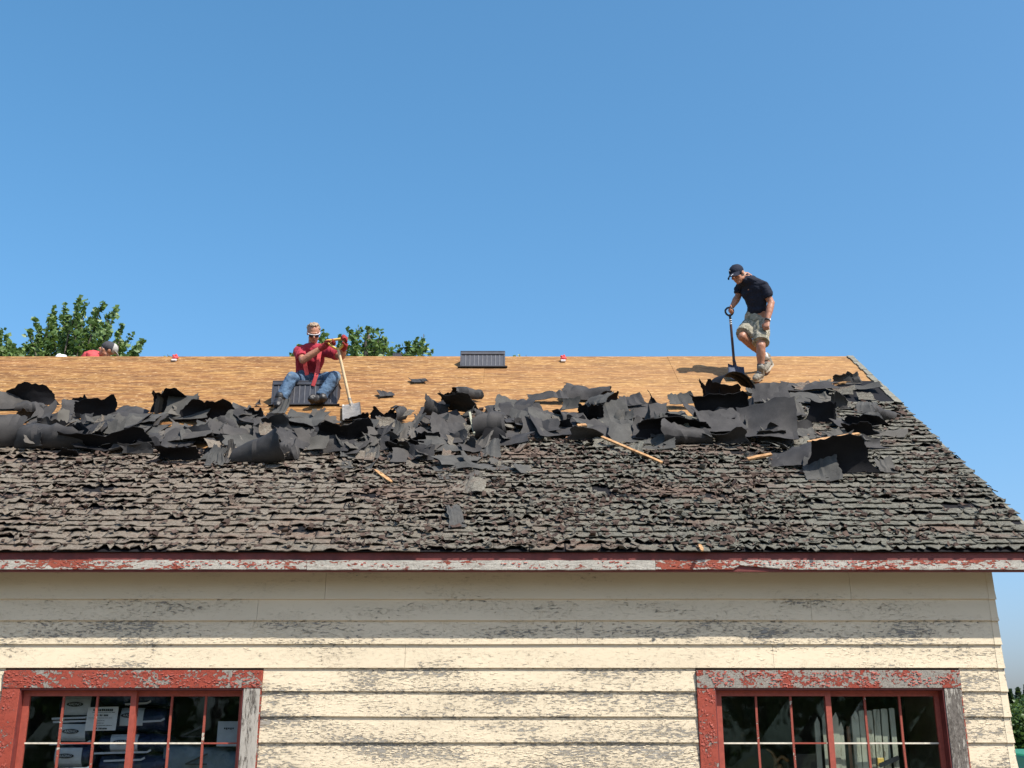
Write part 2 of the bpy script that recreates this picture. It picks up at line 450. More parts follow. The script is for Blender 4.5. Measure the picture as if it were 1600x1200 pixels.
def ground_mat():
    m, nt, b = new_mat('mown_grass_and_gravel')
    p = pos_scaled(nt, (1, 1, 1))
    n = noise(nt, p, 0.25, 5, 0.6); f = noise(nt, p, 18, 5, 0.7)
    c = mix(nt, ramp01(nt, f, 0.35, 0.7), (0.045, 0.075, 0.022), (0.10, 0.135, 0.045))
    sp = ND(nt, 'ShaderNodeSeparateXYZ', {'Vector': p})
    r2 = ND(nt, 'ShaderNodeVectorMath', {0: p, 1: (1, 8, 0)}, operation='DISTANCE').outputs['Value']
    yard = mth(nt, 'SUBTRACT', 1.0, ramp01(nt, mth(nt, 'ADD', r2, mth(nt, 'MULTIPLY', n, 9.0)), 24, 27))
    c = mix(nt, yard, c, mix(nt, ramp01(nt, f, 0.3, 0.7), (0.13, 0.105, 0.08), (0.22, 0.185, 0.145)))
    nt.links.new(c, b.inputs['Base Color'])
    b.inputs['Roughness'].default_value = 0.95
    bump(nt, b, f, 0.6, 0.04)
    return m
MAT['ground'] = ground_mat()

# ------------------------------------------------------------------ mesh helpers
def tag(o, label=None, cat=None, group=None, kind=None):
    if label: o['label'] = label
    if cat: o['category'] = cat
    if group: o['group'] = group
    if kind: o['kind'] = kind
    return o

WPOS = {}
def thing(name, loc, label, cat, group=None):
    o = bpy.data.objects.new(name, None)
    o.empty_display_size = 0.2
    o.location = tuple(float(v) for v in loc)
    COL.objects.link(o)
    WPOS[o.name] = np.array(loc, float)
    return tag(o, label, cat, group)

def wpos(o):
    return WPOS.get(o.name, np.zeros(3)) if o is not None else np.zeros(3)

def link_mesh(name, me, mats, parent=None, smooth=False):
    for m in (mats if isinstance(mats, (list, tuple)) else [mats]):
        if len(me.materials) < (len(mats) if isinstance(mats, (list, tuple)) else 1):
            me.materials.append(MAT[m] if isinstance(m, str) else m)
    o = bpy.data.objects.new(name, me)
    COL.objects.link(o)
    if parent is not None:
        o.parent = parent
    if smooth:
        me.polygons.foreach_set('use_smooth', np.ones(len(me.polygons), dtype=bool))
    return o

class MB:
    """collects shapes given in world coordinates; build() links them as ONE mesh object"""
    def __init__(s):
        s.v = []; s.f = []; s.m = []; s.n = 0
    def add(s, verts, faces, mi=0):
        verts = np.asarray(verts, float).reshape(-1, 3)
        s.v.append(verts)
        for f in faces:
            s.f.append([i + s.n for i in f]); s.m.append(mi)
        s.n += len(verts)
        return s
    def hexa(s, p, mi=0):
        """8 corners: bottom 0-3 (counter-clockwise seen from above), top 4-7"""
        return s.add(p, [(3, 2, 1, 0), (4, 5, 6, 7), (0, 1, 5, 4), (1, 2, 6, 5), (2, 3, 7, 6), (3, 0, 4, 7)], mi)
    def box(s, x0, x1, y0, y1, z0, z1, mi=0):
        return s.hexa([(x0, y0, z0), (x1, y0, z0), (x1, y1, z0), (x0, y1, z0), (x0, y0, z1), (x1, y0, z1), (x1, y1, z1), (x0, y1, z1)], mi)
    def obox(s, c, ax, ay, az, hx, hy, hz, mi=0):
        c = np.asarray(c, float); X = nrm(ax) * hx; Y = nrm(ay) * hy; Z = nrm(az) * hz
        return s.hexa([c - X - Y - Z, c + X - Y - Z, c + X + Y - Z, c - X + Y - Z, c - X - Y + Z, c + X - Y + Z, c + X + Y + Z, c - X + Y + Z], mi)
    def bar(s, a, b, w, h, up=(0, 0, 1), mi=0):
        a = np.asarray(a, float); b = np.asarray(b, float)
        d = nrm(b - a); x = nrm(np.cross(d, up)); u = np.cross(x, d)
        return s.obox((a + b) / 2, d, x, u, np.linalg.norm(b - a) / 2, w / 2, h / 2, mi)
    def tube(s, pts, rad, n=10, flat=1.0, axis=None, sub=1, round_ends=True, mi=0):
        """lofted limb through points with radii; flat = depth/width ratio along axis"""
        pts = np.asarray(pts, float); rad = np.asarray(rad, float)
        fl = np.full(len(pts), flat, float) if np.isscalar(flat) else np.asarray(flat, float)
        if sub > 1 and len(pts) > 2:
            q = np.vstack([2 * pts[0] - pts[1], pts, 2 * pts[-1] - pts[-2]])
            r4 = np.concatenate([[rad[0]], rad, [rad[-1]]]); f4 = np.concatenate([[fl[0]], fl, [fl[-1]]])
            op, orr, of = [], [], []
            for i in range(len(pts) - 1):
                for k in range(sub):
                    t = k / sub
                    w = np.array([-t + 2 * t * t - t ** 3, 2 - 5 * t * t + 3 * t ** 3, t + 4 * t * t - 3 * t ** 3, -t * t + t ** 3]) / 2
                    op.append(w @ q[i:i + 4]); orr.append(w @ r4[i:i + 4]); of.append(w @ f4[i:i + 4])
            op.append(pts[-1]); orr.append(rad[-1]); of.append(fl[-1])
            pts, rad, fl = np.array(op), np.array(orr), np.array(of)
        T = np.gradient(pts, axis=0)
        T = T / (np.linalg.norm(T, axis=1, keepdims=True) + 1e-9)
        if round_ends:
            a = [math.radians(t) for t in (75, 45, 20)]
            h = np.array([pts[0] - T[0] * rad[0] * math.sin(t) * fl[0] ** 0.5 for t in a]); hr = np.array([rad[0] * math.cos(t) for t in a])
            e = np.array([pts[-1] + T[-1] * rad[-1] * math.sin(t) * fl[-1] ** 0.5 for t in a[::-1]]); er = np.array([rad[-1] * math.cos(t) for t in a[::-1]])
            pts = np.vstack([h, pts, e]); rad = np.concatenate([hr, rad, er])
            T = np.vstack([[T[0]] * 3, T, [T[-1]] * 3]); fl = np.concatenate([[fl[0]] * 3, fl, [fl[-1]] * 3])
        ref = np.array(axis if axis is not None else ((0, 0, 1) if abs(T[0][2]) < 0.9 else (0, 1, 0)), float)
        V = []; ang = np.arange(n) * 2 * math.pi / n
        prev = None
        for p, t, r, f in zip(pts, T, rad, fl):
            base = ref if (axis is not None or prev is None) else prev
            y = base - t * np.dot(base, t)
            if np.linalg.norm(y) < 1e-4: y = np.cross(t, (1, 0.3, 0.2))
            y = nrm(y); x = np.cross(y, t); prev = y
            V.append(p + np.outer(np.cos(ang) * r, x) + np.outer(np.sin(ang) * r * f, y))
        F = []
        for i in range(len(pts) - 1):
            for k in range(n):
                k2 = (k + 1) % n
                F.append((i * n + k, i * n + k2, (i + 1) * n + k2, (i + 1) * n + k))
        F.append(tuple(range(n - 1, -1, -1))); F.append(tuple((len(pts) - 1) * n + k for k in range(n)))
        return s.add(np.vstack(V), F, mi)
    def ball(s, c, X, Y, Z, nu=14, nv=9, mi=0):
        """ellipsoid with semi-axis vectors"""
        c = np.asarray(c, float); X, Y, Z = (np.asarray(q, float) for q in (X, Y, Z))
        V = [c + Z]; F = []
        for i in range(1, nv):
            th = math.pi * i / nv
            for k in range(nu):
                a = 2 * math.pi * k / nu
                V.append(c + Z * math.cos(th) + (X * math.cos(a) + Y * math.sin(a)) * math.sin(th))
        V.append(c - Z)
        for k in range(nu):
            F.append((0, 1 + k, 1 + (k + 1) % nu))
        for i in range(nv - 2):
            for k in range(nu):
                a = 1 + i * nu + k; b = 1 + i * nu + (k + 1) % nu
                F.append((a, a + nu, b + nu, b))
        L = len(V) - 1; o = 1 + (nv - 2) * nu
        for k in range(nu):
            F.append((L, o + (k + 1) % nu, o + k))
        return s.add(V, F, mi)
    def mesh(s, name, parent=None):
        V = np.vstack(s.v) - wpos(parent)
        me = bpy.data.meshes.new(name)
        me.from_pydata(V.tolist(), [], s.f)
        return me
    def build(s, name, mats, parent=None, smooth=False):
        me = s.mesh(name, parent)
        ms = list(mats) if isinstance(mats, (list, tuple)) else [mats]
        for m in ms: me.materials.append(MAT[m])
        if len(ms) > 1:
            me.polygons.foreach_set('material_index', np.array(s.m, dtype=np.int32))
        o = bpy.data.objects.new(name, me)
        COL.objects.link(o)
        if parent is not None:
            o.parent = parent
            if parent.type == 'MESH':                      # sub-part of a part: both meshes sit in the thing's space
                pass
        if smooth:
            me.polygons.foreach_set('use_smooth', np.ones(len(me.polygons), dtype=bool))
        WPOS[o.name] = wpos(parent)
        return o

def fuse(mb, name, mat, parent, voxel=0.006, wrinkle=0.0, wscale=9.0, smooth_iter=2, stretch=(1, 1, 1)):
    """merge overlapping shapes into one continuous surface"""
    me = mb.mesh(name + '_src', parent)
    o = bpy.data.objects.new(name + '_src', me)
    COL.objects.link(o)
    md = o.modifiers.new('r', 'REMESH'); md.mode = 'VOXEL'; md.voxel_size = voxel
    sm = o.modifiers.new('s', 'SMOOTH'); sm.factor = 0.5; sm.iterations = smooth_iter
    C.view_layer.update()
    dg = C.evaluated_depsgraph_get()
    res = bpy.data.meshes.new_from_object(o.evaluated_get(dg))
    res.name = name
    bpy.data.objects.remove(o); bpy.data.meshes.remove(me)
    if wrinkle:
        nv = len(res.vertices)
        co = np.empty(nv * 3); res.vertices.foreach_get('co', co); co = co.reshape(-1, 3)
        no = np.array([v.normal[:] for v in res.vertices])
        d = np.array([mnoise.fractal(Vector((c[0] * stretch[0] * wscale, c[1] * stretch[1] * wscale, c[2] * stretch[2] * wscale)), 0.9, 2.0, 3) for c in co])
        co = co + no * (d * wrinkle)[:, None]
        res.vertices.foreach_set('co', co.ravel())
    res.materials.clear(); res.materials.append(MAT[mat])
    res.polygons.foreach_set('use_smooth', np.ones(len(res.polygons), dtype=bool))
    res.update()
    ob = bpy.data.objects.new(name, res)
    COL.objects.link(ob)
    ob.parent = parent
    WPOS[ob.name] = wpos(parent)
    return ob

# ------------------------------------------------------------------ ground
g = MB()
nx, ny = 40, 40
gx = np.linspace(-1, 1, nx); gy = np.linspace(-1, 1, ny)
GX = np.sign(gx) * np.abs(gx) ** 2.2 * 1500; GY = np.sign(gy) * np.abs(gy) ** 2.2 * 1500
gv = []
for y in GY:
    for x in GX:
        r = math.hypot(x, y - 12)
        gv.append((x, y, 0.0 if r < 40 else 0.6 * mnoise.noise(Vector((x * 0.02, y * 0.02, 0)))))
gf = [(j * nx + i, j * nx + i + 1, (j + 1) * nx + i + 1, (j + 1) * nx + i) for j in range(ny - 1) for i in range(nx - 1)]
go = g.add(gv, gf).build('ground', 'ground', None, True)
tag(go, kind='structure')

# ------------------------------------------------------------------ the building
house = thing('clapboard_building', (-2.2, 12.5, 0), 'weathered cream clapboard building with red windows and half stripped roof', 'building')

# walls as shells behind the boards (openings left for the two windows)
WIN = []
zt = 2.19
for (xl, xr) in ((-4.106, -2.233), (1.686, 3.603)):
    WIN.append((xl, xr, 1.00, zt))
TOPZ = 3.24
w = MB()
y0, y1 = WALL_Y, WALL_Y + 0.10
xs = [WALL_L, WIN[0][0], WIN[0][1], WIN[1][0], WIN[1][1], WALL_R - 0.02]
for i in range(5):
    a, b_ = xs[i], xs[i + 1]
    if i in (1, 3):
        w.box(a, b_, y0, y1, 0, 1.0); w.box(a, b_, y0, y1, zt, TOPZ + 0.15)
    else:
        w.box(a, b_, y0, y1, 0, TOPZ + 0.15)
w.build('front_wall', 'inner', house)
BACK_Y = 2 * RIDGE_Y - WALL_Y
w = MB(); w.box(WALL_L, WALL_R - 0.02, BACK_Y - 0.1, BACK_Y, 0, TOPZ + 0.15)
w.build('rear_wall', 'wallrear', house)
for nm, x in (('gable_wall', WALL_R - 0.12), ('gable_wall', WALL_L)):
    w = MB()
    yy = [y1 + .002, BACK_Y - 0.102]
    zz = TOPZ + 0.13
    pk = RIDGE_Z - 0.25
    va = [(x, yy[0], 0), (x, yy[1], 0), (x, yy[1], zz), (x, RIDGE_Y, pk), (x, yy[0], zz)]
    vb = [(x + 0.1, p[1], p[2]) for p in va]
    F = [(0, 1, 2, 3, 4)[::-1], (5, 6, 7, 8, 9)] + [(i, (i + 1) % 5, 5 + (i + 1) % 5, 5 + i) for i in range(5)]
    w.add(va + vb, F).build(nm, 'wallrear', house)
w = MB(); w.box(WALL_L + .11, WALL_R - .13, y1 + .01, BACK_Y - .11, 0.02, 0.06)
w.build('floor', 'inner', house)
w = MB(); w.box(WALL_L + .11, WALL_R - .13, 12.2, 12.26, 0.06, 3.4)
w.build('partition', 'inner', house)

# clapboard rows: the bottom edge of every row read off the photograph, then carried on to the ground
rows_px = [936, 969.5, 1006.5, 1043.5, 1080, 1119.5, 1160, 1200]
bz = [P(800, py, WALL_Y - 0.02)[2] for py in rows_px]
while bz[-1] > 0.25: bz.append(bz[-1] - 0.207)
tops = [TOPZ - 0.03] + bz[:-1]
CAS = 0.145
peel_by_row = [-0.075, -0.02, 0.055, 0.006, 0.05, 0.06, 0.07, 0.075]
def board(x0, x1, zb, ztp, pl, end=False):
    b = MB()
    zt2 = ztp + 0.018
    n = max(2, int((x1 - x0) / 0.5) + 1)
    v = []; F = []
    for i in range(n):
        x = x0 + (x1 - x0) * i / (n - 1)
        k = 0.0025 * mnoise.noise(Vector((x * 1.3, zb * 7, 3))); kz = 0.004 * mnoise.noise(Vector((x * 0.9, zb * 5, 9)))
        yb = WALL_Y - 0.027 + k
        v += [(x, WALL_Y - 0.0025, zb + kz), (x, yb, zb + kz), (x, yb, zb + kz + 0.004), (x, WALL_Y - 0.008, zt2), (x, WALL_Y - 0.0025, zt2)]
    for i in range(n - 1):
        for k in range(5):
            k2 = (k + 1) % 5
            F.append((i * 5 + k, i * 5 + k2, (i + 1) * 5 + k2, (i + 1) * 5 + k)[::-1])
    F.append((0, 1, 2, 3, 4)); F.append(tuple((n - 1) * 5 + k for k in (4, 3, 2, 1, 0)))
    b.add(v, F)
    o = b.build('siding_board', 'cream', house)
    o['peel'] = pl
    return o
joints = {0: [-1.6, 2.9], 1: [-2.17, 2.55], 2: [-3.15, 0.55], 3: [-0.9, 2.2]}
for i, (zb, ztp) in enumerate(zip(bz, tops)):
    pl = peel_by_row[min(i, 7)]
    spans = [(WALL_L, WALL_R)]
    if zb < WIN[0][3] + CAS - 0.03:
        if ztp > 0.9:
            e = CAS + 0.003
            spans = [(WALL_L, WIN[0][0] - e), (WIN[0][1] + e, WIN[1][0] - e), (WIN[1][1] + e, WALL_R)]
    for (a, b_) in spans:
        cuts = [a] + [j for j in joints.get(i, []) if a + .3 < j < b_ - .3] + [b_]
        for c0, c1 in zip(cuts[:-1], cuts[1:]):
            board(c0 + (0.0012 if c0 != a else 0), c1 - (0.0012 if c1 != b_ else 0), zb, ztp, pl + random.uniform(-.012, .012) + (0.02 if c0 > 3 else 0))
    # metal corner cap closing the row at the house corner
    cc = MB()
    yb = WALL_Y - 0.0305; xr = WALL_R + 0.004
    cc.hexa([(xr - 0.065, yb, zb - .003), (xr, yb, zb - .003), (xr, yb + 0.09, zb - .003), (xr - 0.065, yb + .0025, zb - .003),
             (xr - 0.062, WALL_Y - 0.0125, ztp), (xr - .022, WALL_Y - 0.0125, ztp), (xr - .022, WALL_Y + 0.07, ztp), (xr - 0.062, WALL_Y - 0.0095, ztp)])
    o = cc.build('corner_cap', 'cream', house); o['peel'] = -0.05

# gable side rows, seen only as their edges from the front
for zb, ztp in zip(bz, tops):
    b = MB(); x = WALL_R - 0.018
    b.hexa([(x, WALL_Y + .05, zb), (x + .018, WALL_Y + .05, zb), (x + .018, BACK_Y - .02, zb), (x, BACK_Y - .02, zb),
            (x, WALL_Y + .05, ztp), (x + .004, WALL_Y + .05, ztp), (x + .004, BACK_Y - .02, ztp), (x, BACK_Y - .02, ztp)])
    o = b.build('siding_board', 'cream', house); o['peel'] = -0.1

# curled flakes of lifted paint on the boards
fv, ff, fn = [], [], 0
def paint_flake(x, z, ysurf, wx, hz, lift, tilt):
    global fn
    c_, s__ = math.cos(tilt), math.sin(tilt)
    q = []
    for (a_, b2, l_) in ((-1, -1, 1.0), (1, -1, random.uniform(.3, 1.0)), (1, 1, random.uniform(0, .35)), (-1, 1, random.uniform(0, .35))):
        u, v = a_ * wx / 2 * random.uniform(.6, 1.1), b2 * hz / 2 * random.uniform(.6, 1.1)
        q.append((x + u * c_ - v * s__, ysurf - .0012 - lift * l_, z + u * s__ + v * c_))
    fv.extend(q + [(a_, b2 + .0008, c2) for a_, b2, c2 in q])
    k = fn
    ff.extend([(k, k + 1, k + 2, k + 3), (k + 7, k + 6, k + 5, k + 4), (k, k + 4, k + 5, k + 1), (k + 1, k + 5, k + 6, k + 2), (k + 2, k + 6, k + 7, k + 3), (k + 3, k + 7, k + 4, k)])
    fn += 8
for _ in range(9000):
    x = random.uniform(-5.0, WALL_R - .03); i = random.choice([2, 2, 3, 4, 5, 6, 7, 7])
    zb, ztp = bz[i], tops[i]
    z = random.uniform(zb + .012, ztp - .012)
    if z < WIN[0][3] + CAS + .01 and (WIN[0][0] - CAS - .02 < x < WIN[0][1] + CAS + .02 or WIN[1][0] - CAS - .02 < x < WIN[1][1] + CAS + .02): continue
    d = mnoise.noise(Vector((x * 1.5, 3.3, z * 6))) * .6 + mnoise.noise(Vector((x * 6, 1.3, z * 22))) * .5
    if d < (.02 if i != 3 else .22): continue
    f = (z - zb) / (ztp + .018 - zb)
    ys_ = WALL_Y - .027 + .019 * f
    paint_flake(x, z, ys_, random.uniform(.010, .042), random.uniform(.003, .008), random.uniform(.0008, .0035), random.gauss(0, .12))
me = bpy.data.meshes.new('paint_flakes')
me.from_pydata((np.array(fv) - wpos(house)).tolist(), [], ff)
me.materials.append(MAT['cream'])
o = bpy.data.objects.new('paint_flakes', me); COL.objects.link(o); o.parent = house; o['peel'] = -.12
tag(o, kind='stuff')

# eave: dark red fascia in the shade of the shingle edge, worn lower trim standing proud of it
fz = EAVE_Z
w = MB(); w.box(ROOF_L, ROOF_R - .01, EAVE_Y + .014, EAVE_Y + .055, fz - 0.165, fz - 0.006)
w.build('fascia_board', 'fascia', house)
def trim(x0, x1, pl, dz=0.0, notch=None):
    b = MB(); n = int((x1 - x0) / 0.06) + 2
    v = []; F = []
    for i in range(n):
        x = x0 + (x1 - x0) * i / (n - 1)
        kz = 0.004 * mnoise.noise(Vector((x * 7, 2, 5))) + 0.003 * mnoise.noise(Vector((x * 22, 2, 5)))
        up = 0.0
        if notch and notch[0] < x < notch[1]:
            up = 0.040 * (1 - (x - notch[0]) / (notch[1] - notch[0])) ** 1.2
        zb_, zt_ = fz - 0.152 + kz * 0.7 + up + dz, fz - 0.072 + kz + dz
        v += [(x, EAVE_Y + .0, zb_), (x, EAVE_Y - .002, zb_ + .004), (x, EAVE_Y - .002, zt_), (x, EAVE_Y + .0135, zt_ + .003), (x, EAVE_Y + .0135, zb_)]
    for i in range(n - 1):
        for k in range(5):
            k2 = (k + 1) % 5
            F.append((i * 5 + k, i * 5 + k2, (i + 1) * 5 + k2, (i + 1) * 5 + k)[::-1])
    F.append((0, 1, 2, 3, 4)); F.append(tuple((n - 1) * 5 + k for k in (4, 3, 2, 1, 0)))
    b.add(v, F)
    o = b.build('eave_trim', 'trim', house); o['peel'] = pl
    return o
trim(ROOF_L, -4.6, 0.03); trim(-4.597, -1.72, 0.03, 0.002); trim(-1.717, 1.20, 0.13, -0.002)
trim(1.203, 2.55, 0.02, 0.001, (1.86, 2.35)); trim(2.553, ROOF_R - .012, 0.07, -0.001)
w = MB()
for y in (EAVE_Y + .057, ):
    w.box(ROOF_L, ROOF_R - .012, y, WALL_Y - .035, fz - 0.075, fz - 0.060)
w.build('soffit', 'inner', house)

# ------------------------------------------------------------------ windows
def make_window(xl, xr, zb, ztp, peels, greyright):
    mid = (xl + xr) / 2
    cx = (xl + xr) / 2
    yf = WALL_Y - 0.038
    frame = MB()
    # jamb lining of the opening: the part that carries the rest
    frame.box(xl - .002, xl + .014, WALL_Y - .03, WALL_Y + .11, zb, ztp); frame.box(xr - .014, xr + .002, WALL_Y - .03, WALL_Y + .11, zb, ztp)
    frame.box(xl + .015, xr - .015, WALL_Y - .03, WALL_Y + .11, ztp - .014, ztp + .002)
    win = frame.build('window', 'fascia', house)
    def cas(x0, x1, z0, z1, mat, pl, yo=0.0, name='casing'):
        b = MB(); b.box(x0, x1, yf - yo, WALL_Y - .001, z0, z1)
        me_o = b.build(name, mat, win); me_o['peel'] = pl
        bv = me_o.modifiers.new('b', 'BEVEL'); bv.width = 0.003; bv.segments = 1
        return me_o
    cas(xl - CAS, xr + CAS, ztp + .001, ztp + CAS, 'red', peels[0], 0.004)
    cas(xl - CAS, xl + .004, zb - .06, ztp, 'red', peels[1])
    cas(xr - .004, xr + CAS * .93, zb - .06, ztp, 'greywood' if greyright else 'red', peels[2])
    if not greyright or True:
        b = MB(); b.box(xr + CAS * .935, xr + CAS * 1.0, yf + .004, WALL_Y - .001, zb - .06, ztp)
        o = b.build('casing_edge', 'red', win); o['peel'] = peels[3]
    b = MB(); b.hexa([(xl - CAS - .03, yf - .05, zb - .10), (xr + CAS + .03, yf - .05, zb - .10), (xr + CAS + .03, WALL_Y + .1, zb - .10), (xl - CAS - .03, WALL_Y + .1, zb - .10),
                      (xl - CAS - .03, yf - .05, zb - .07), (xr + CAS + .03, yf - .05, zb - .07), (xr + CAS + .03, WALL_Y + .1, zb - .061), (xl - CAS - .03, WALL_Y + .1, zb - .061)])
    o = b.build('sill', 'red', win); o['peel'] = 0.05
    # sashes: the left one slides in front of the right one
    ys = WALL_Y + 0.036
    for k, (sx0, sx1, yo) in enumerate(((xl + .015, mid + .024, 0.0), (mid - .020, xr - .015, 0.034))):
        ya, yb = ys + yo, ys + yo + .032
        st = .046; rl = .044
        L = sx0 + (0.052 if k == 0 else st); Rr = sx1 - (st if k == 0 else .040)
        b = MB()
        b.box(sx0, L, ya, yb, zb - .055, ztp - .015); b.box(Rr, sx1, ya, yb, zb - .055, ztp - .015)
        b.box(L, Rr, ya + .001, yb - .001, ztp - .015 - rl, ztp - .015); b.box(L, Rr, ya + .001, yb - .001, zb - .055, zb + .0)
        b.build('sash', 'sash', win)
        ww = (Rr - L); hh = (ztp - .015 - rl - zb)
        nc, nr = 3, 3
        bw = .0175
        zs = [zb + hh * r / nr for r in range(nr + 1)]
        xsx = [L + ww * c / nc for c in range(nc + 1)]
        for c in range(1, nc):
            b = MB()
            z_ = zb
            # slightly uneven old bar
            pts = [(xsx[c] + .0015 * math.sin(q * 2.1 + c), 0, zb + hh * q / 6) for q in range(7)]
            for p, q in zip(pts[:-1], pts[1:]):
                b.hexa([(p[0] - bw / 2, ya + .006, p[2]), (p[0] + bw / 2, ya + .006, p[2]), (p[0] + bw / 2, yb - .004, p[2]), (p[0] - bw / 2, yb - .004, p[2]),
                        (q[0] - bw / 2, ya + .006, q[2]), (q[0] + bw / 2, ya + .006, q[2]), (q[0] + bw / 2, yb - .004, q[2]), (q[0] - bw / 2, yb - .004, q[2])])
            o = b.build('muntin', 'sashworn', win); o['peel'] = -.04 + .05 * c * random.random()
        for r in range(1, nr):
            for c in range(nc):
                b = MB(); b.box(xsx[c] + (bw / 2 if c else 0) + .0005, xsx[c + 1] - (bw / 2 if c < nc - 1 else 0) - .0005, ya + .008, yb - .006, zs[r] - .0065, zs[r] + .0065)
                worn = random.random() < 0.62
                o = b.build('muntin', 'putty' if worn else 'sashworn', win); o['peel'] = 0.0
        for r in range(nr):
            for c in range(nc):
                b = MB(); tl = random.uniform(-.002, .002); t2 = random.uniform(-.002, .002)
                x0, x1, z0, z1 = xsx[c] + .001, xsx[c + 1] - .001, zs[r] + .001, zs[r + 1] - .001
                yg = ya + .018
                b.add([(x0, yg + tl, z0), (x1, yg - tl, z0), (x1, yg + t2, z1), (x0, yg - t2, z1)], [(0, 1, 2, 3)])
                b.build('pane', 'glass', win)
    return win
make_window(*WIN[0], (.035, -.012, -0.01, 0.03), True)
make_window(*WIN[1], (0.115, .012, 0.10, 0.06), True)

fv, ff, fn = [], [], 0
for (xl, xr, zb_, zt__), dens in ((WIN[0], 1.0), (WIN[1], 1.3)):
    for _ in range(int(420 * dens)):
        x = random.uniform(xl - CAS + .01, xr + CAS - .01); z = random.uniform(zt__ + .012, zt__ + CAS - .012)
        if mnoise.noise(Vector((x * 5, 7.7, z * 14))) < -.05: continue
        paint_flake(x, z, WALL_Y - .042, random.uniform(.008, .032), random.uniform(.005, .014), random.uniform(.001, .007), random.gauss(0, .25))
    for _ in range(150):
        x = random.uniform(xl - CAS + .01, xl - .006); z = random.uniform(zt__ - .62, zt__ - .01)
        if mnoise.noise(Vector((x * 9, 2.7, z * 6))) < .0: continue
        paint_flake(x, z, WALL_Y - .038, random.uniform(.006, .016), random.uniform(.008, .022), random.uniform(.001, .006), random.gauss(0, .25))
for _ in range(900):
    x = random.uniform(-5.0, ROOF_R - .05); z = fz - random.uniform(.078, .146)
    if mnoise.noise(Vector((x * 2.4, 9.7, z * 20))) < (.30 if -1.75 < x < 1.2 else .05): continue
    paint_flake(x, z, EAVE_Y - .002, random.uniform(.008, .032), random.uniform(.004, .012), random.uniform(.001, .006), random.gauss(0, .2))
me = bpy.data.meshes.new('red_paint_flakes')
me.from_pydata((np.array(fv) - wpos(house)).tolist(), [], ff)
me.materials.append(MAT['sash'])
o = bpy.data.objects.new('red_paint_flakes', me); COL.objects.link(o); o.parent = house
tag(o, kind='stuff')

# ------------------------------------------------------------------ roof
rf = MB()
# front slope slab below the panels, and the far slope
def slope_slab(mb, x0, x1, s0, s1, n0, n1, back=False, mi=0):
    def pt(x, s, n):
        p = RS(x, s, n)
        if back: p = np.array([p[0], 2 * RIDGE_Y - p[1], p[2]])
        return p
    q = [pt(x0, s0, n0), pt(x1, s0, n0), pt(x1, s1, n0), pt(x0, s1, n0), pt(x0, s0, n1), pt(x1, s0, n1), pt(x1, s1, n1), pt(x0, s1, n1)]
    if back: q = [q[1], q[0], q[3], q[2], q[5], q[4], q[7], q[6]]
    mb.hexa(q, mi)
slope_slab(rf, ROOF_L, ROOF_R - .004, 0.072, SLOPE - 0.02, -0.055, -0.013)
roof = rf.build('roof', 'inner', house)
b = MB(); slope_slab(b, ROOF_L, ROOF_R, 0.0, SLOPE - 0.004, -0.06, 0.0, True)
b.build('far_slope', 'ply', roof)
# plywood sheets of the stripped part
PW, PH = 2.44, 1.22
for r in range(4):
    s1 = SLOPE - 0.003 - r * PH; s0 = s1 - PH + 0.004
    off = (r % 2) * 1.22
    x = ROOF_R - 0.045 - off - (0 if off == 0 else 0)
    edges = [ROOF_R - 0.045]
    xx = ROOF_R - 0.045 - (PW if r % 2 == 0 else PW / 2)
    while xx > ROOF_L: edges.append(xx); xx -= PW
    edges.append(ROOF_L)
    for x1, x0 in zip(edges[:-1], edges[1:]):
        b = MB(); j = random.uniform(-.0015, .0015)
        slope_slab(b, x0 + .001, x1 - .001, s0, s1, -0.012, 0.0 + j)
        o = b.build('roof_panel', 'ply', roof); o['tone'] = random.uniform(0, 0.16)
b = MB(); slope_slab(b, ROOF_L, ROOF_R - 0.04, 0.016, SLOPE - 4 * PH - .006, -0.012, 0.0)
b.build('roof_board', 'inner', roof)
# strip of old edge shingles and wood left along the rake of the stripped part
b = MB(); slope_slab(b, ROOF_R - .042, ROOF_R - .002, 0.0, SLOPE - .002, -0.06, 0.003)
b.build('rake_board', 'rake', roof)
s_top = SLOPE - 0.03; k = 0
while s_top > 4.0:
    b = MB(); wv = random.uniform(.05, .075); ln = random.uniform(.10, .17)
    slope_slab(b, ROOF_R - wv, ROOF_R + random.uniform(.006, .018), s_top - ln, s_top - .002, 0.006, 0.014 + random.uniform(0, .008))
    b.build('edge_shingle', 'rake', roof)
    s_top -= ln; k += 1

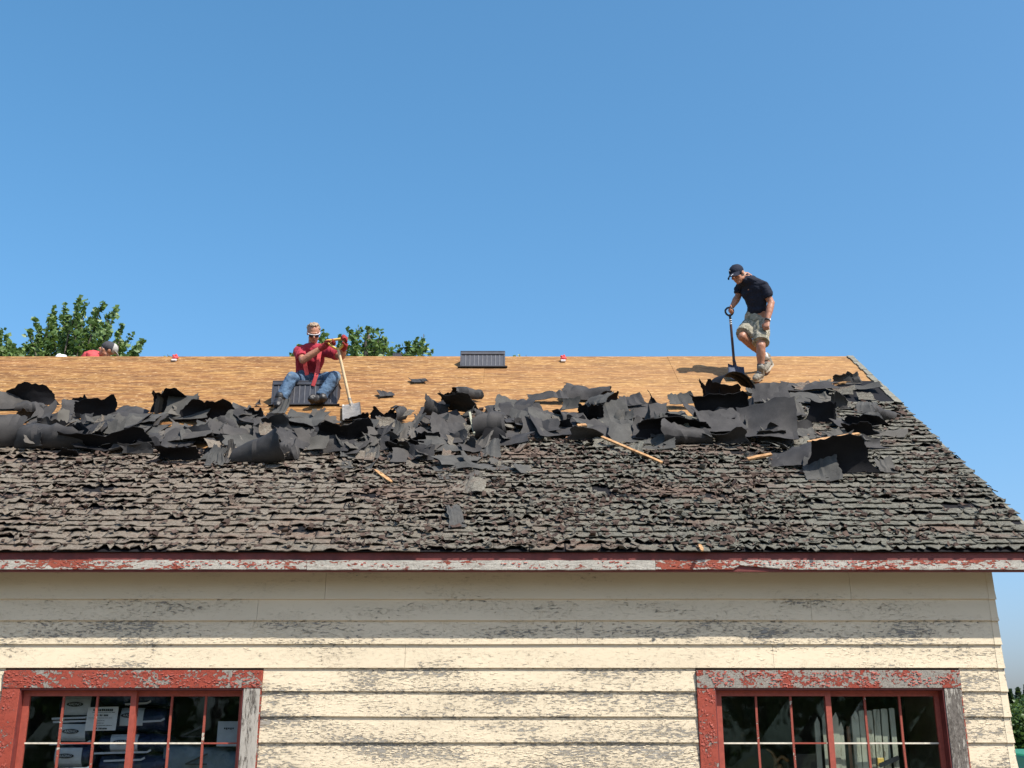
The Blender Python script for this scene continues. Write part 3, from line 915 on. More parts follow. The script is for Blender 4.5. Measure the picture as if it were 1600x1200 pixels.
# ------------------------------------------------------------------ shingles
EXPO = 0.127
TABW = 0.305
def tab_mesh(name, style, seed):
    r = random.Random(seed)
    nu, nv = 9, 4
    lap = 0.178
    ys = [0.0, 0.035, 0.09, lap]
    wv = TABW - r.choice([.004, .006, .010, .014])
    jag = [0.0] * (nu + 1)
    hump = []
    if style == 'curl':
        a = r.choice([r.uniform(.004, .012), r.uniform(.010, .024), r.uniform(.014, .028)]); c0 = r.uniform(.45, .80)
        for i in range(nu + 1):
            u = i / nu
            h = .007 + a * max(0.0, math.sin(min(1.0, max(0.0, (u - c0 + .38) / .50)) * math.pi)) ** 1.4 + r.uniform(-.0025, .0025)
            if u > .93: h -= a * .25
            hump.append(h)
        jag = [r.uniform(-.006, .006) for _ in range(nu + 1)]
    elif style == 'flat':
        a = r.uniform(.003, .010)
        tl = r.uniform(-.007, .007)
        hump = [.010 + a * abs(math.sin(i * r.uniform(.3, .8) + r.random() * 6)) + tl * (i / nu - .5) + r.uniform(-.002, .002) for i in range(nu + 1)]
        jag = [r.uniform(-.007, .004) for _ in range(nu + 1)]
        if r.random() < .5:
            q = r.randint(1, nu - 2); d = r.uniform(.015, .05)
            jag[q] += d; jag[q + 1] += d * r.uniform(.4, 1)
            hump[q] += r.uniform(0, .02)
        if r.random() < .4:
            e = r.choice([0, nu]); jag[e] += r.uniform(.02, .05); hump[e] += r.uniform(0, .025)
    else:
        hump = [.006 + r.uniform(0, .030) for _ in range(nu + 1)]
        jag = [r.uniform(-.012, .055) for _ in range(nu + 1)]
    th = r.uniform(.005, .009)
    V = []
    for j, y in enumerate(ys):
        for i in range(nu + 1):
            u = i / nu
            f = (1 - y / lap) ** 1.6
            yy = y + jag[i] * max(0, 1 - y / .09)
            V.append((u * wv + (r.uniform(-.004, .004) if style == 'torn' else 0), yy, .009 * (1 - y / lap) + hump[i] * f + r.uniform(-.0012, .0012)))
    n1 = len(V)
    V += [(V[i][0], V[i][1] + .002, max(V[i][2] - th, -.002)) for i in range(nu + 1)]
    F = []
    for j in range(len(ys) - 1):
        for i in range(nu):
            a = j * (nu + 1) + i
            F.append((a, a + 1, a + nu + 2, a + nu + 1))
    for i in range(nu):
        F.append((n1 + i, n1 + i + 1, i + 1, i))
    # side skirts
    for e in (0, nu):
        b0 = len(V)
        for j in range(1, len(ys)):
            p = V[j * (nu + 1) + e]
            V.append((p[0], p[1], p[2] - th))
        lo = [n1 + e] + [b0 + k for k in range(len(ys) - 1)]
        for j in range(len(ys) - 1):
            t0, t1 = j * (nu + 1) + e, (j + 1) * (nu + 1) + e
            F.append((lo[j], t0, t1, lo[j + 1]) if e == 0 else (t0, lo[j], lo[j + 1], t1))
    me = bpy.data.meshes.new(name)
    me.from_pydata(V, [], F)
    me.materials.append(MAT['shingle'])
    me.polygons.foreach_set('use_smooth', np.array([len(f) == 4 and i < (len(ys) - 1) * nu for i, f in enumerate(F)]))
    return me
TABS = {s: [tab_mesh('shingle', s, 100 * k + i) for i in range(n)] for k, (s, n) in enumerate((('curl', 34), ('flat', 34), ('torn', 26)))}

bound_px = [(-330, 700), (0, 690), (150, 690), (300, 705), (450, 700), (560, 690), (650, 680), (720, 655), (800, 640), (900, 660), (1000, 680), (1100, 670), (1160, 645), (1225, 625), (1340, 600), (1420, 596)]
bxs, bss = [], []
for px, py in bound_px:
    p = R(px, py); bxs.append(p[0]); bss.append((p[1] - EAVE_Y) / math.cos(PHI))
def smax(x): return float(np.interp(x, bxs, bss))
un = MB(); uv_ = []; uf = []
uxs = np.linspace(ROOF_L, ROOF_R - .044, 90)
for i, x in enumerate(uxs):
    top_s = smax(x) + .10 + .10 * mnoise.noise(Vector((x * 3, 1, 1))) + .03 * random.uniform(-1, 1)
    for s_ in (-.012, top_s * .5, top_s):
        uv_ += [RS(x, s_, .003), RS(x, s_, .0065)]
for i in range(len(uxs) - 1):
    for k in range(2):
        q = i * 6 + k * 2
        uf += [(q + 1, q + 7, q + 9, q + 3), (q, q + 2, q + 8, q + 6)]
    uf.append((i * 6, i * 6 + 6, i * 6 + 7, i * 6 + 1)); uf.append((i * 6 + 4, i * 6 + 5, i * 6 + 11, i * 6 + 10))
o = un.add(uv_, uf).build('underlay', 'tar', roof)
ROT = Matrix(((1, 0, 0), (0, math.cos(PHI), -math.sin(PHI)), (0, math.sin(PHI), math.cos(PHI))))
def in_view(x, s):
    p = RS(x, s)
    d = p[1] * math.cos(PITCH) + (p[2] - CAMZ) * math.sin(PITCH)
    return abs(p[0]) * FPX / d < 830
n_ind = 0
rv, rfc, rn_ = [], [], 0
bx_list = []
rows = int(4.1 / EXPO)
for i in range(rows):
    s = -0.022 + i * EXPO
    x = ROOF_L + (0.15 if i % 2 else 0.0) + random.uniform(-.02, .02)
    # the courses step to follow the stagger of the old three-tab layout
    while x < ROOF_R - 0.06:
        wv = min(TABW, ROOF_R + .012 - x)
        if s < smax(x + .15) + random.uniform(-.12, .05):
            wob = mnoise.noise(Vector((x * .7, s * .9, 1.7)))
            mixv = (x + 1.6) / 2.4 + wob * 0.9
            chaos = mnoise.noise(Vector((x * 1.1, s * 1.6, 8.2))) + (0.16 if -1.2 < x < 2.2 else -.05) + .06 * (s > 1.6)
            if chaos > .30: st = 'torn'
            elif mixv < 0.5: st = 'curl'
            else: st = 'flat'
            if st == 'curl' and random.random() < .22: st = 'flat'
            if st == 'curl' and random.random() < .08: st = 'torn'
            if random.random() < .018: x += TABW; continue
            if st == 'flat' and random.random() < .16: st = 'torn'
            me = random.choice(TABS[st])
            loc = RS(x, s + random.gauss(0, .008), .004 + random.uniform(0, .005))
            ang = random.gauss(0, .02)
            M4 = (ROT.to_4x4()) @ Matrix.Rotation(ang, 4, 'Z')
            M4 = Matrix.Translation(Vector(loc) - house.location) @ M4
            if wv < TABW - .01:
                M4 = M4 @ Matrix.Scale(wv / TABW, 4, (1, 0, 0))
            if n_ind < 300 and in_view(x, s) and in_view(x + wv * .5, s):
                o = bpy.data.objects.new('shingle', me)
                o.matrix_basis = M4
                COL.objects.link(o); o.parent = roof
                n_ind += 1
            else:
                bx_list.append((me, M4))
        x += TABW
cache = {}
V_, F_ = [], []; nn = 0
for me, M4 in bx_list:
    if me.name not in cache:
        cache[me.name] = (np.array([v.co[:] for v in me.vertices]), [tuple(p.vertices) for p in me.polygons])
    v, f = cache[me.name]
    A = np.array(M4)
    V_.append(v @ A[:3, :3].T + A[:3, 3]); F_ += [tuple(i + nn for i in q) for q in f]; nn += len(v)
me = bpy.data.meshes.new('shingle_field')
me.from_pydata(np.vstack(V_).tolist(), [], F_)
me.materials.append(MAT['shingle'])
o = bpy.data.objects.new('shingle_field', me); COL.objects.link(o); o.parent = roof
tag(o, kind='stuff')

# curled flakes broken off the old shingles, too many to count
cv, cf, cn = [], [], 0
mis = []
def flake(p, size, kz):
    global cn
    a = random.uniform(0, 6.28); c, s_ = math.cos(a), math.sin(a)
    w_, l_ = size * random.uniform(.5, 1.4), size * random.uniform(.4, 1.0)
    pts = []
    for u, v in ((-1, -1), (0, -1.1), (1, -.9), (-1.1, 1), (0, .9), (1, 1.1)):
        uu, vv = u * w_ * random.uniform(.7, 1.2), v * l_ * random.uniform(.7, 1.2)
        z = kz * (abs(u) ** 1.5) * size + random.uniform(0, .3) * size
        pts.append(p + RX * (uu * c - vv * s_) + RU * (uu * s_ + vv * c) + RN * z)
    th = .004
    low = [q - RN * th for q in pts]
    cv.extend(pts + low)
    b_ = cn
    cf.extend([(b_, b_ + 1, b_ + 4, b_ + 3), (b_ + 1, b_ + 2, b_ + 5, b_ + 4), (b_ + 6, b_ + 9, b_ + 10, b_ + 7), (b_ + 7, b_ + 10, b_ + 11, b_ + 8),
               (b_, b_ + 6, b_ + 7, b_ + 1), (b_ + 1, b_ + 7, b_ + 8, b_ + 2)])
    mis.extend([random.random() < .45] * 6)
    cn += 12
for _ in range(15000):
    x = random.uniform(-6.2, ROOF_R - .05); s = random.uniform(0.0, 4.0)
    if s > smax(x) + .1: continue
    dens = .16 + .55 * max(0, mnoise.noise(Vector((x * .9, s * 1.3, 4.0))) + .22) + (.35 if -1.5 < x < 2.6 else 0) + (.15 if s > 1.4 else 0)
    if random.random() > dens: continue
    flake(RS(x, s, random.uniform(.014, .034)), random.uniform(.010, .036), random.uniform(-.2, 1.0))
me = bpy.data.meshes.new('shingle_crumbs')
me.from_pydata((np.array(cv) - wpos(house)).tolist(), [], cf)
me.materials.append(MAT['crumb']); me.materials.append(MAT['shingle'])
me.polygons.foreach_set('material_index', np.array(mis, dtype=np.int32))
o = bpy.data.objects.new('shingle_crumbs', me); COL.objects.link(o); o.parent = roof
tag(o, kind='stuff')

# ------------------------------------------------------------------ torn sheets of roofing
def sheet_mesh(w_, s_, yaw, a0, k, seed, twist=None, taper=0.0, rag=0.08, bumpy=0.02, lean=0.0, nu=12, nv=14, th=.0045, flare=None, skew=None):
    """a torn sheet; the profile starts on the roof at angle a0 (0 = away from the camera, 90 = up, 180 = towards it) and turns by k degrees"""
    r = random.Random(seed)
    V = np.zeros((nu + 1, nv + 1, 3))
    ph = [r.uniform(0, 50) for _ in range(6)]
    if twist is None: twist = r.uniform(-.22, .22)
    if flare is None: flare = r.uniform(-9, 9)
    big = abs(k) >= 130
    if skew is None: skew = r.choice([-1, 1]) * r.uniform(.12, .34) if big else r.uniform(-.35, .35)
    if big: k *= .80; twist = r.choice([-1, 1]) * r.uniform(.12, .30); flare *= .8
    folded = not big and r.random() < .7
    f1, f2 = r.uniform(.18, .42), r.uniform(.55, .85)
    kn = np.linspace(0, 1, 4) + np.array([0] + [r.uniform(-.16, .16) for _ in range(2)] + [0])
    A = rag * (.9 if big else 1.05)
    le = [r.uniform(-1, 1) * A for _ in kn]; re_ = [r.uniform(-1, 1) * A for _ in kn]
    te = [r.uniform(-1, 1) * A * 1.25 for _ in kn]; be = [r.uniform(-1, 1) * A * .7 for _ in kn]
    tl, tr = r.uniform(-.05, .22) * (.7 if big else 1), r.uniform(-.05, .22) * (.7 if big else 1)                # how far the sides draw in
    sstep = lambda t, c, w: min(1.0, max(0.0, (t - c + w) / (2 * w)))
    creases = []
    for _ in range(r.choice([1, 2, 2]) if not big else 1):
        q = r.uniform(0, math.pi)
        creases.append((math.cos(q), math.sin(q), r.uniform(-.3, .3), (r.uniform(.10, .34) if not big else .08) * r.choice([-1, 1])))
    for i in range(nu + 1):
        u = i / nu * 2 - 1; uu = i / nu
        l0 = s_ * float(np.interp(uu, kn, be)) + .012 * r.uniform(-1, 1)
        l1 = s_ * (1 - taper * uu + float(np.interp(uu, kn, te))) + .016 * r.uniform(-1, 1)
        kk = k * (1 + twist * u); aa = a0 + flare * u
        y = z = 0.0
        ds = max(.3 * s_, l1 - l0) / nv
        for j in range(nv + 1):
            t = j / nv
            tb = min(1.0, max(0.0, t + skew * u * .5))
            if folded:
                q = .2 * tb + .45 * sstep(tb, f1, .07) + .35 * sstep(tb, f2, .07)
            else:
                q = tb ** 1.1
            ang = math.radians(aa + kk * q)
            if j:
                y += math.cos(ang) * ds; z += math.sin(ang) * ds
            xl = -.5 + tl * t * (1 if seed % 2 else 1 - t) + float(np.interp(t, kn, le)); xr = .5 - tr * t + float(np.interp(t, kn, re_))
            x = (xl + (xr - xl) * uu) * w_ + lean * t * s_ + (.008 * r.uniform(-1, 1) if i in (0, nu) else 0)
            nz = bumpy * .8 * mnoise.noise(Vector((u * w_ * 1.6 + ph[0], t * s_ * 2.2 + ph[2], ph[4]))) + .006 * mnoise.noise(Vector((u * w_ * 9 + ph[0], t * s_ * 9 + ph[2], ph[1])))
            for (cx, cy, cc, sl) in creases:
                dd = (uu - .5) * w_ * cx + (t - .5) * s_ * cy - cc * min(w_, s_)
                nz += sl * (abs(dd) * .6 - .11 * max(w_, s_))
            V[i, j] = (x, y - math.sin(ang) * nz + l0 * math.cos(math.radians(aa)), z + math.cos(ang) * nz)
    c, sn = math.cos(math.radians(yaw)), math.sin(math.radians(yaw))
    X = V[..., 0] * c - V[..., 1] * sn; Y = V[..., 0] * sn + V[..., 1] * c
    V = np.stack([X, Y, V[..., 2]], -1)
    du = np.gradient(V, axis=0); dv = np.gradient(V, axis=1)
    N = np.cross(du, dv); N /= (np.linalg.norm(N, axis=-1, keepdims=True) + 1e-9)
    return V, N, th

pile_n = 0
SHEETS = []
def sheet(px, py, wpx, s_, yaw=0, a0=35, k=10, lift=0.0, mats=('felt', 'tar'), label=None, name='tar_paper_sheet', cat='roofing sheet',
          group='torn roofing sheets heaped across the roof', seed=None, dust=0.0, at=None, **kw):
    global pile_n
    pile_n += 1
    seed = seed if seed is not None else pile_n * 7 + 3
    base = R(px, py) if at is None else np.array(at)
    dep = base[1] * math.cos(PITCH) + (base[2] - CAMZ) * math.sin(PITCH)
    w_ = wpx * dep / FPX
    if a0 > 60 and s_ < .6: s_ *= .80
    if mats[0] != 'tar' and 45 < a0 < 85: a0 = 35 + (a0 - 35) * .70
    if wpx > 38: kw['rag'] = kw.get('rag', .08) * .75
    V, N, th = sheet_mesh(w_, s_, yaw, a0, k, seed, **kw)
    nu, nv = V.shape[0] - 1, V.shape[1] - 1
    Wp = V.reshape(-1, 3) + base + RN * (lift + .02)
    # nothing sinks into the roof
    d = (Wp - E0) @ RN
    floor_n = .022 + .010 * (pile_n % 4) / 3
    push = np.maximum(0, floor_n - d)
    Wp = Wp + np.outer(push, RN)
    Nn = N.reshape(-1, 3)
    top = Wp + Nn * th / 2; bot = Wp - Nn * th / 2
    n = len(Wp); idx = lambda i, j: i * (nv + 1) + j
    F, mi = [], []
    for i in range(nu):
        for j in range(nv):
            q = (idx(i, j), idx(i + 1, j), idx(i + 1, j + 1), idx(i, j + 1))
            F.append(q); mi.append(0)
            F.append(tuple(n + a for a in q[::-1])); mi.append(1)
    rim = [idx(i, 0) for i in range(nu)] + [idx(nu, j) for j in range(nv)] + [idx(i, nv) for i in range(nu, 0, -1)] + [idx(0, j) for j in range(nv, 0, -1)]
    for a, b_ in zip(rim, rim[1:] + rim[:1]):
        F.append((a, n + a, n + b_, b_)); mi.append(0)
    me = bpy.data.meshes.new(name)
    org = base + RN * .02
    me.from_pydata((np.vstack([top, bot]) - org).tolist(), [], F)
    for m in mats: me.materials.append(MAT[m])
    me.polygons.foreach_set('material_index', np.array(mi, dtype=np.int32))
    me.polygons.foreach_set('use_smooth', np.array([q < nu * nv * 2 for q in range(len(F))]))
    me.set_sharp_from_angle(angle=math.radians(20))
    o = bpy.data.objects.new(name, me); o.location = tuple(org)
    COL.objects.link(o)
    o['dust'] = float(dust)
    tag(o, label, cat, group)
    SHEETS.append(o)
    return o

S = sheet
FL = ('slate', 'tar')
# left third, from the edge of the photograph to the seated man
S(18, 642, 60, .34, 8, 62, 15, label='pale lit upright tar paper sheet in the far left corner of the heap', bumpy=.03, dust=.15)
S(52, 636, 64, .34, -6, 88, 45, label='pointed black sheet peaking above the far left of the heap', rag=.22, mats=('tar', 'tar'), seed=21)
S(52, 650, 56, .20, 24, 150, -110, label='small slanting roll in front of the pointed black sheet at left')
S(78, 663, 62, .36, -6, 66, -35, label='broad grey folded sheet in front of the pointed black peak', bumpy=.045)
S(110, 658, 34, .34, 22, 92, -55, label='small tent shaped fold beside the broad grey folded sheet', bumpy=.05)
S(122, 648, 46, .22, -14, 100, 40, label='black flap behind the tent shaped fold', mats=('tar', 'tar'))
S(152, 656, 62, .22, 12, 98, 35, label='black slanted sheet rising right of the tent shaped fold', mats=('tar', 'tar'), taper=-.5)
S(190, 660, 60, .34, -8, 40, -8, lift=.05, label='grey sheet lying highest on the flat stack left of the black arch')
S(197, 672, 96, .34, -6, 42, -10, lift=.04, label='second grey sheet down in the flat stack left of the black arch', mats=FL)
S(205, 684, 92, .32, 5, 46, -14, lift=.03, label='third grey sheet down in the flat stack left of the black arch', mats=FL)
S(190, 690, 50, .30, -24, 55, -25, lift=.03, label='bent grey sheet with a torn white edge at the foot of the flat stack', dust=.1)
S(82, 704, 116, .52, -4, 168, -165, label='long rounded lit roll along the lower left front of the heap', taper=.45, bumpy=.03)
S(4, 702, 70, .46, 14, 152, -135, label='curled sheet cut by the left edge of the photograph', bumpy=.03)
S(166, 706, 150, .30, -3, 112, 55, label='wide black overhanging sheet above the thin grey lip', mats=('tar', 'tar'))
S(182, 704, 120, .20, -4, 208, -8, lift=.03, label='thin grey lip of sheet lying along the lower left front')
S(104, 716, 36, .18, 35, 150, 20, label='black scrap hanging lowest left on the shingles', mats=('tar', 'tar'))
S(265, 648, 60, .46, 4, 86, 105, label='big black arched sheet standing highest on the left half of the heap', mats=('tar', 'tar'), rag=.14, seed=5)
S(247, 650, 14, .30, 40, 95, 10, label='narrow pale edge strip standing under the black arched sheet', dust=.4)
S(298, 648, 40, .26, -16, 150, -140, label='short smooth grey tube right of the black arched sheet')
S(330, 660, 92, .34, 4, 96, 55, label='wide black sheet between the arched sheet and the seated man', mats=('tar', 'tar'), rag=.12)
S(332, 656, 34, .08, 0, 50, 0, lift=.12, label='pale thin strip caught on the wide black sheet', dust=.5)
S(286, 700, 88, .46, -8, 62, -30, lift=.07, label='large bulging grey brown sheet below the black arched sheet', dust=.22, bumpy=.06, rag=.12)
S(284, 676, 36, .30, 24, 72, -30, label='upright dusty triangular sheet below the black arched sheet', dust=.3, taper=.7)
S(240, 690, 30, .24, -40, 70, -20, label='brown leaning scrap left of the bulging sheet', dust=.5)
S(282, 722, 74, .26, 6, 115, 70, label='black curled sheet hanging lowest under the bulging sheet', mats=('tar', 'tar'))
S(345, 690, 50, .26, 4, 44, 0, lift=.05, label='flat grey sheet with white torn rim right of the bulging sheet', dust=.1)
S(331, 732, 30, .36, -14, 64, 8, label='pale square sheet leaning at the lowest front edge', mats=FL, rag=.14)
S(352, 728, 14, .34, -28, 74, 20, label='narrow dark torn strip between the pale square sheet and the big roll', dust=.1)
S(402, 727, 96, .56, -5, 170, -235, label='big dark roll of tar paper low on the left half', bumpy=.03, rag=.07, seed=77)
S(449, 722, 34, .30, 18, 120, -70, label='ragged tail of the big dark roll', rag=.2)
S(372, 668, 46, .34, -8, 50, -8, lift=.06, label='pale grey sheet left of the boots of the seated man', mats=FL)
S(396, 660, 30, .20, 12, 90, 60, label='black curl behind the pale grey sheet left of the boots', mats=('tar', 'tar'))
S(396, 684, 34, .24, 30, 80, -20, label='dusty brown leaf shaped scrap left of the stacked sheets', dust=.4)
S(431, 652, 32, .26, -22, 46, 6, lift=.02, label='grey square scrap under the left boot of the seated man', mats=FL)
S(452, 678, 108, .20, -6, 112, 55, label='long black sheet standing in for shadow before the boots of the seated man', mats=('tar', 'tar'))  # wide shadow before the boots, built as a black sheet
S(443, 684, 90, .30, -6, 40, 0, lift=.06, label='upper sheet of the flat stack in front of the seated man', mats=FL)
S(436, 694, 96, .30, 5, 42, 0, lift=.05, label='lower sheet of the flat stack in front of the seated man')
S(494, 700, 66, .26, 34, 66, 15, label='long tilted slab with pale edge below the boots of the seated man', dust=.12, nu=8)
S(512, 668, 50, .20, 38, 78, 5, label='brown slab leaning up right of the boots of the seated man', dust=.3)
S(488, 662, 26, .24, -40, 66, 5, label='brown slab leaning up left in a V with another slab', dust=.3)
S(541, 696, 92, .34, 24, 102, 65, label='broad black sheet curling below the wooden handled shovel', mats=('tar', 'tar'), rag=.1)
S(556, 664, 46, .14, 2, 98, 80, label='black lump of sheet under the blade of the wooden handled shovel', mats=('tar', 'tar'), rag=.15)
# middle
S(601, 660, 36, .20, 0, 98, 50, label='jagged black scrap right of the wooden handled shovel', mats=('tar', 'tar'), rag=.3)
S(624, 660, 20, .34, 52, 140, -190, label='small upright tube right of the jagged black scrap')
S(640, 674, 34, .24, -48, 60, 0, label='slanting grey strip below the small upright tube', mats=FL)
S(606, 680, 42, .28, 12, 64, -24, lift=.05, label='rounded dark sheet below the jagged black scrap')
S(662, 668, 34, .18, 34, 70, 10, label='pointed slab left of the triangular brown sheet', dust=.15)
S(680, 656, 38, .44, 10, 172, -235, label='upright open tube of sheet on the crest above the triangular brown sheet', seed=33)
S(706, 640, 34, .26, -10, 98, 60, label='black hollow curl between the open tube and the cone', mats=('tar', 'tar'))
S(732, 628, 40, .44, 24, 160, -225, label='cone shaped roll standing highest in the middle of the heap', taper=.5, seed=41)
S(727, 650, 56, .48, -24, 128, 45, label='saddle shaped sheet below the cone shaped roll', bumpy=.05)
S(705, 686, 62, .48, 14, 74, -18, label='large triangular brown sheet leaning in the middle of the heap', dust=.06, taper=.5)
S(772, 684, 46, .52, -16, 205, -215, label='curled tube end with a dark hollow right of the thin stick', seed=52)
S(752, 668, 26, .24, 14, 150, -150, label='small rounded sheet behind the thin stick')
S(694, 702, 84, .46, 6, 38, -4, lift=.03, label='big flat grey sheet lying below the triangular brown sheet', mats=('felt', 'tar'), dust=.1)
S(712, 713, 104, .12, 4, 40, 0, lift=.04, label='long narrow strip at the foot of the big flat grey sheet', mats=FL)
S(763, 719, 36, .34, -6, 40, 8, lift=.02, label='squarish flat grey scrap right of the long narrow strip', mats=FL)
S(745, 706, 30, .34, -30, 40, 8, lift=.02, label='brown flat scrap left of the squarish flat grey scrap', dust=.3)
S(622, 694, 34, .30, -16, 45, 10, lift=.03, label='brown square scrap with a dark joint left of the big flat grey sheet', dust=.45)
S(654, 696, 26, .26, 20, 48, 0, lift=.03, label='brown scrap next to the big flat grey sheet', dust=.4)
S(596, 704, 44, .26, 8, 46, 6, lift=.04, label='dusty rounded sheet above the two small squares', dust=.2)
S(547, 719, 34, .30, 16, 42, 10, lift=.01, label='left one of two small grey squares below the black sheet', mats=FL)
S(580, 720, 24, .28, -8, 42, 6, lift=.01, label='right one of two small grey squares below the black sheet', mats=FL)
S(640, 708, 70, .18, 0, 110, 50, label='black sheet in place of the shaded gap before the big flat grey sheet', mats=('tar', 'tar'))  # shade in the gap, put into a black sheet
S(630, 730, 50, .30, 6, 41, 4, label='flat dark diamond shaped sheet low in the middle', mats=('felt', 'tar'))
S(716, 734, 58, .24, 30, 42, 4, lift=.02, label='slanting grey strip crossing above the longest flat strip', mats=FL)
S(738, 740, 136, .14, 2, 39, 0, lift=.02, label='longest flat grey strip lying level on the shingles', mats=FL)
S(698, 752, 24, .14, 8, 50, -20, label='small pale curled scrap below the longest flat strip', mats=FL)
S(744, 752, 30, .18, 12, 40, 5, label='small brown flat scrap below the longest flat strip', dust=.3)
S(726, 775, 64, .26, -26, 42, 6, lift=.01, label='dusty lifted shingle strip lying on its own below the heap', mats=('shingle', 'tar'), dust=.1)
S(716, 830, 28, .50, 12, 48, -16, lift=.0, bumpy=.01, skew=0, flare=0, label='lone grey curved shingle strip lowest on the old shingles', mats=('slate', 'slate'), rag=.06, seed=91)
S(655, 600, 26, .15, 10, 50, -25, label='small loose scrap highest on the bare wood beside the vent', name='loose_scrap')
S(605, 622, 24, .16, 24, 50, -20, label='small loose scrap on the bare wood above the jagged black scrap', name='loose_scrap')
S(403, 636, 8, .08, 0, 60, 30, label='tiny dark crumb on the bare wood left of the seated man', name='loose_scrap')
# right of centre
S(845, 688, 92, .74, -18, 46, -8, label='big smooth lit sheet lying flat right of the curled tube end', bumpy=.03, seed=63)
S(800, 650, 60, .32, 6, 45, -4, lift=.03, label='grey sheet with crumbs beneath at the upper edge right of the cone', mats=FL)
S(812, 668, 50, .26, -26, 45, -4, lift=.04, label='slanting grey strip across the sheet with crumbs', mats=FL)
S(856, 632, 70, .14, -4, 50, 10, lift=.05, label='dark edged strip along the top of the big smooth lit sheet', mats=('felt', 'tar'))
S(920, 630, 80, .50, -10, 84, -52, lift=.04, label='large grey hood shaped sheet on the crest right of the red bundle', seed=68, bumpy=.04)
S(952, 632, 30, .20, 8, 100, 60, label='black underside of the hood shaped sheet at its right end', mats=('tar', 'tar'))
S(893, 668, 38, .40, 24, 84, -60, lift=.04, label='shiny curled sheet under the hood shaped sheet')
S(922, 664, 44, .30, -10, 108, 50, label='black sheet standing for the shaded void under the slanted slab', mats=('tar', 'tar'))  # black colour stands for the shade in this void
S(926, 655, 52, .24, -44, 58, 0, lift=.14, label='slanted grey slab below the hood shaped sheet', mats=FL)
S(880, 688, 36, .20, -24, 45, 0, lift=.02, label='grey scrap left of the greenish square', mats=FL)
S(884, 682, 24, .24, 34, 46, 5, lift=.04, label='greenish square scrap under the shiny curled sheet', mats=('shingle', 'tar'))
S(968, 680, 58, .58, 4, 58, 4, label='big grey panel with lapped shingles leaning left of the black hollow', mats=FL, seed=70)
S(990, 650, 40, .22, 6, 52, 6, lift=.1, label='grey panel behind the black hollow', mats=('felt', 'tar'))
S(942, 682, 54, .14, 4, 46, 0, lift=.05, label='thin grey strip at the foot of the big grey panel', mats=FL)
S(975, 716, 60, .24, -14, 40, 2, lift=.01, label='greenish flat shingle piece under the long wooden strip', mats=('shingle', 'tar'))
S(945, 704, 36, .20, -8, 42, 2, lift=.01, label='brownish flat shingle piece left of the long wooden strip', mats=('shingle', 'tar'), dust=.2)
S(1052, 688, 112, .36, -2, 88, 85, label='sheet giving the widest black hollow its shade right of the big grey panel', mats=('tar', 'tar'), seed=74)  # shade of the deep hollow, coloured into the sheet
S(1016, 684, 16, .44, -50, 120, -60, label='thin pale rim curling down the left of the widest black hollow')
S(1031, 650, 30, .28, -8, 88, 20, label='jagged black spike above the widest black hollow', mats=('tar', 'tar'), taper=.9, rag=.2)
S(1066, 640, 40, .18, 0, 60, 20, lift=.05, label='grey scrap between the spike and the hooked black curl', mats=FL)
S(1072, 696, 84, .34, 12, 150, -112, label='smooth lit roll below the widest black hollow', bumpy=.02)
S(1027, 706, 54, .32, -4, 66, -20, label='pale sheet with a scalloped lower edge left of the smooth lit roll', mats=FL, rag=.16)
S(1114, 627, 52, .76, -72, 106, -205, label='tall hooked black curl at the blade of the black shovel', mats=('tar', 'tar'), rag=.10, seed=80, skew=0, twist=.05, flare=0)
S(1108, 626, 26, .34, -30, 96, 40, label='pointed black flap left of the tall hooked curl', mats=('tar', 'tar'), taper=.7, rag=.12)
S(1132, 664, 100, .44, -2, 92, 60, label='broad black mass of sheet under the tall hooked curl', mats=('tar', 'tar'), rag=.12)
S(1085, 682, 54, .22, 10, 44, 0, lift=.1, label='greenish strip sticking out between the black masses', mats=('shingle', 'tar'))
S(1128, 690, 72, .42, 8, 54, 8, lift=.08, label='left half of the long wavy lit sheet under the black mass', bumpy=.05)
S(1200, 700, 92, .56, -10, 50, 14, lift=.10, label='wavy lit sheet flowing down below the black mass', bumpy=.07, seed=85)
S(1128, 632, 46, .34, 8, 94, 45, label='black sheet filling the hollow of the tall hooked curl', mats=('tar', 'tar'), rag=.14)
S(1206, 636, 58, .34, -10, 58, 6, lift=.05, label='smooth grey sheet right of the tall hooked curl', bumpy=.03)
S(1222, 655, 44, .26, -12, 70, 30, label='dark sheet beside the smooth grey sheet', mats=('tar', 'tar'))
S(1268, 616, 90, .26, -2, 42, -6, lift=.04, label='flat grey sheet with ragged lower edge below the standing man', mats=('felt', 'tar'), rag=.14)
S(1262, 636, 90, .28, -4, 40, 0, lift=.03, label='second grey sheet below the ragged sheet under the standing man', mats=FL)
S(1325, 603, 48, .16, 8, 60, 90, label='thin rolled strip lying against the edge of the bare wood', name='loose_scrap')
S(1254, 658, 34, .36, 30, 62, 4, label='brown edged square sheet standing in the right part of the heap', mats=FL, dust=.1)
S(1284, 664, 44, .30, -4, 100, 30, label='black hollow behind the brown edged square sheet', mats=('tar', 'tar'))
S(1225, 682, 46, .34, 12, 60, -20, label='grey bent sheet right of the wavy lit sheet', mats=FL)
S(1262, 690, 60, .24, 20, 46, 5, lift=.03, label='grey sheet above the long wooden splinter', mats=FL)
S(1340, 670, 84, .20, -14, 40, 0, lift=.02, label='long straight shingle strip on the right part of the roof', mats=FL)
S(1352, 650, 40, .26, -28, 40, 2, lift=.03, label='squarish shingle tilted on the right part of the roof', mats=FL)
S(1320, 700, 46, .30, 4, 42, 5, lift=.03, label='speckled grey scrap above the black tent', mats=FL, dust=.2)
S(1242, 736, 76, .46, -16, 66, -34, lift=.05, label='pale ridged sheet at the left of the black tent', bumpy=.07, seed=88)
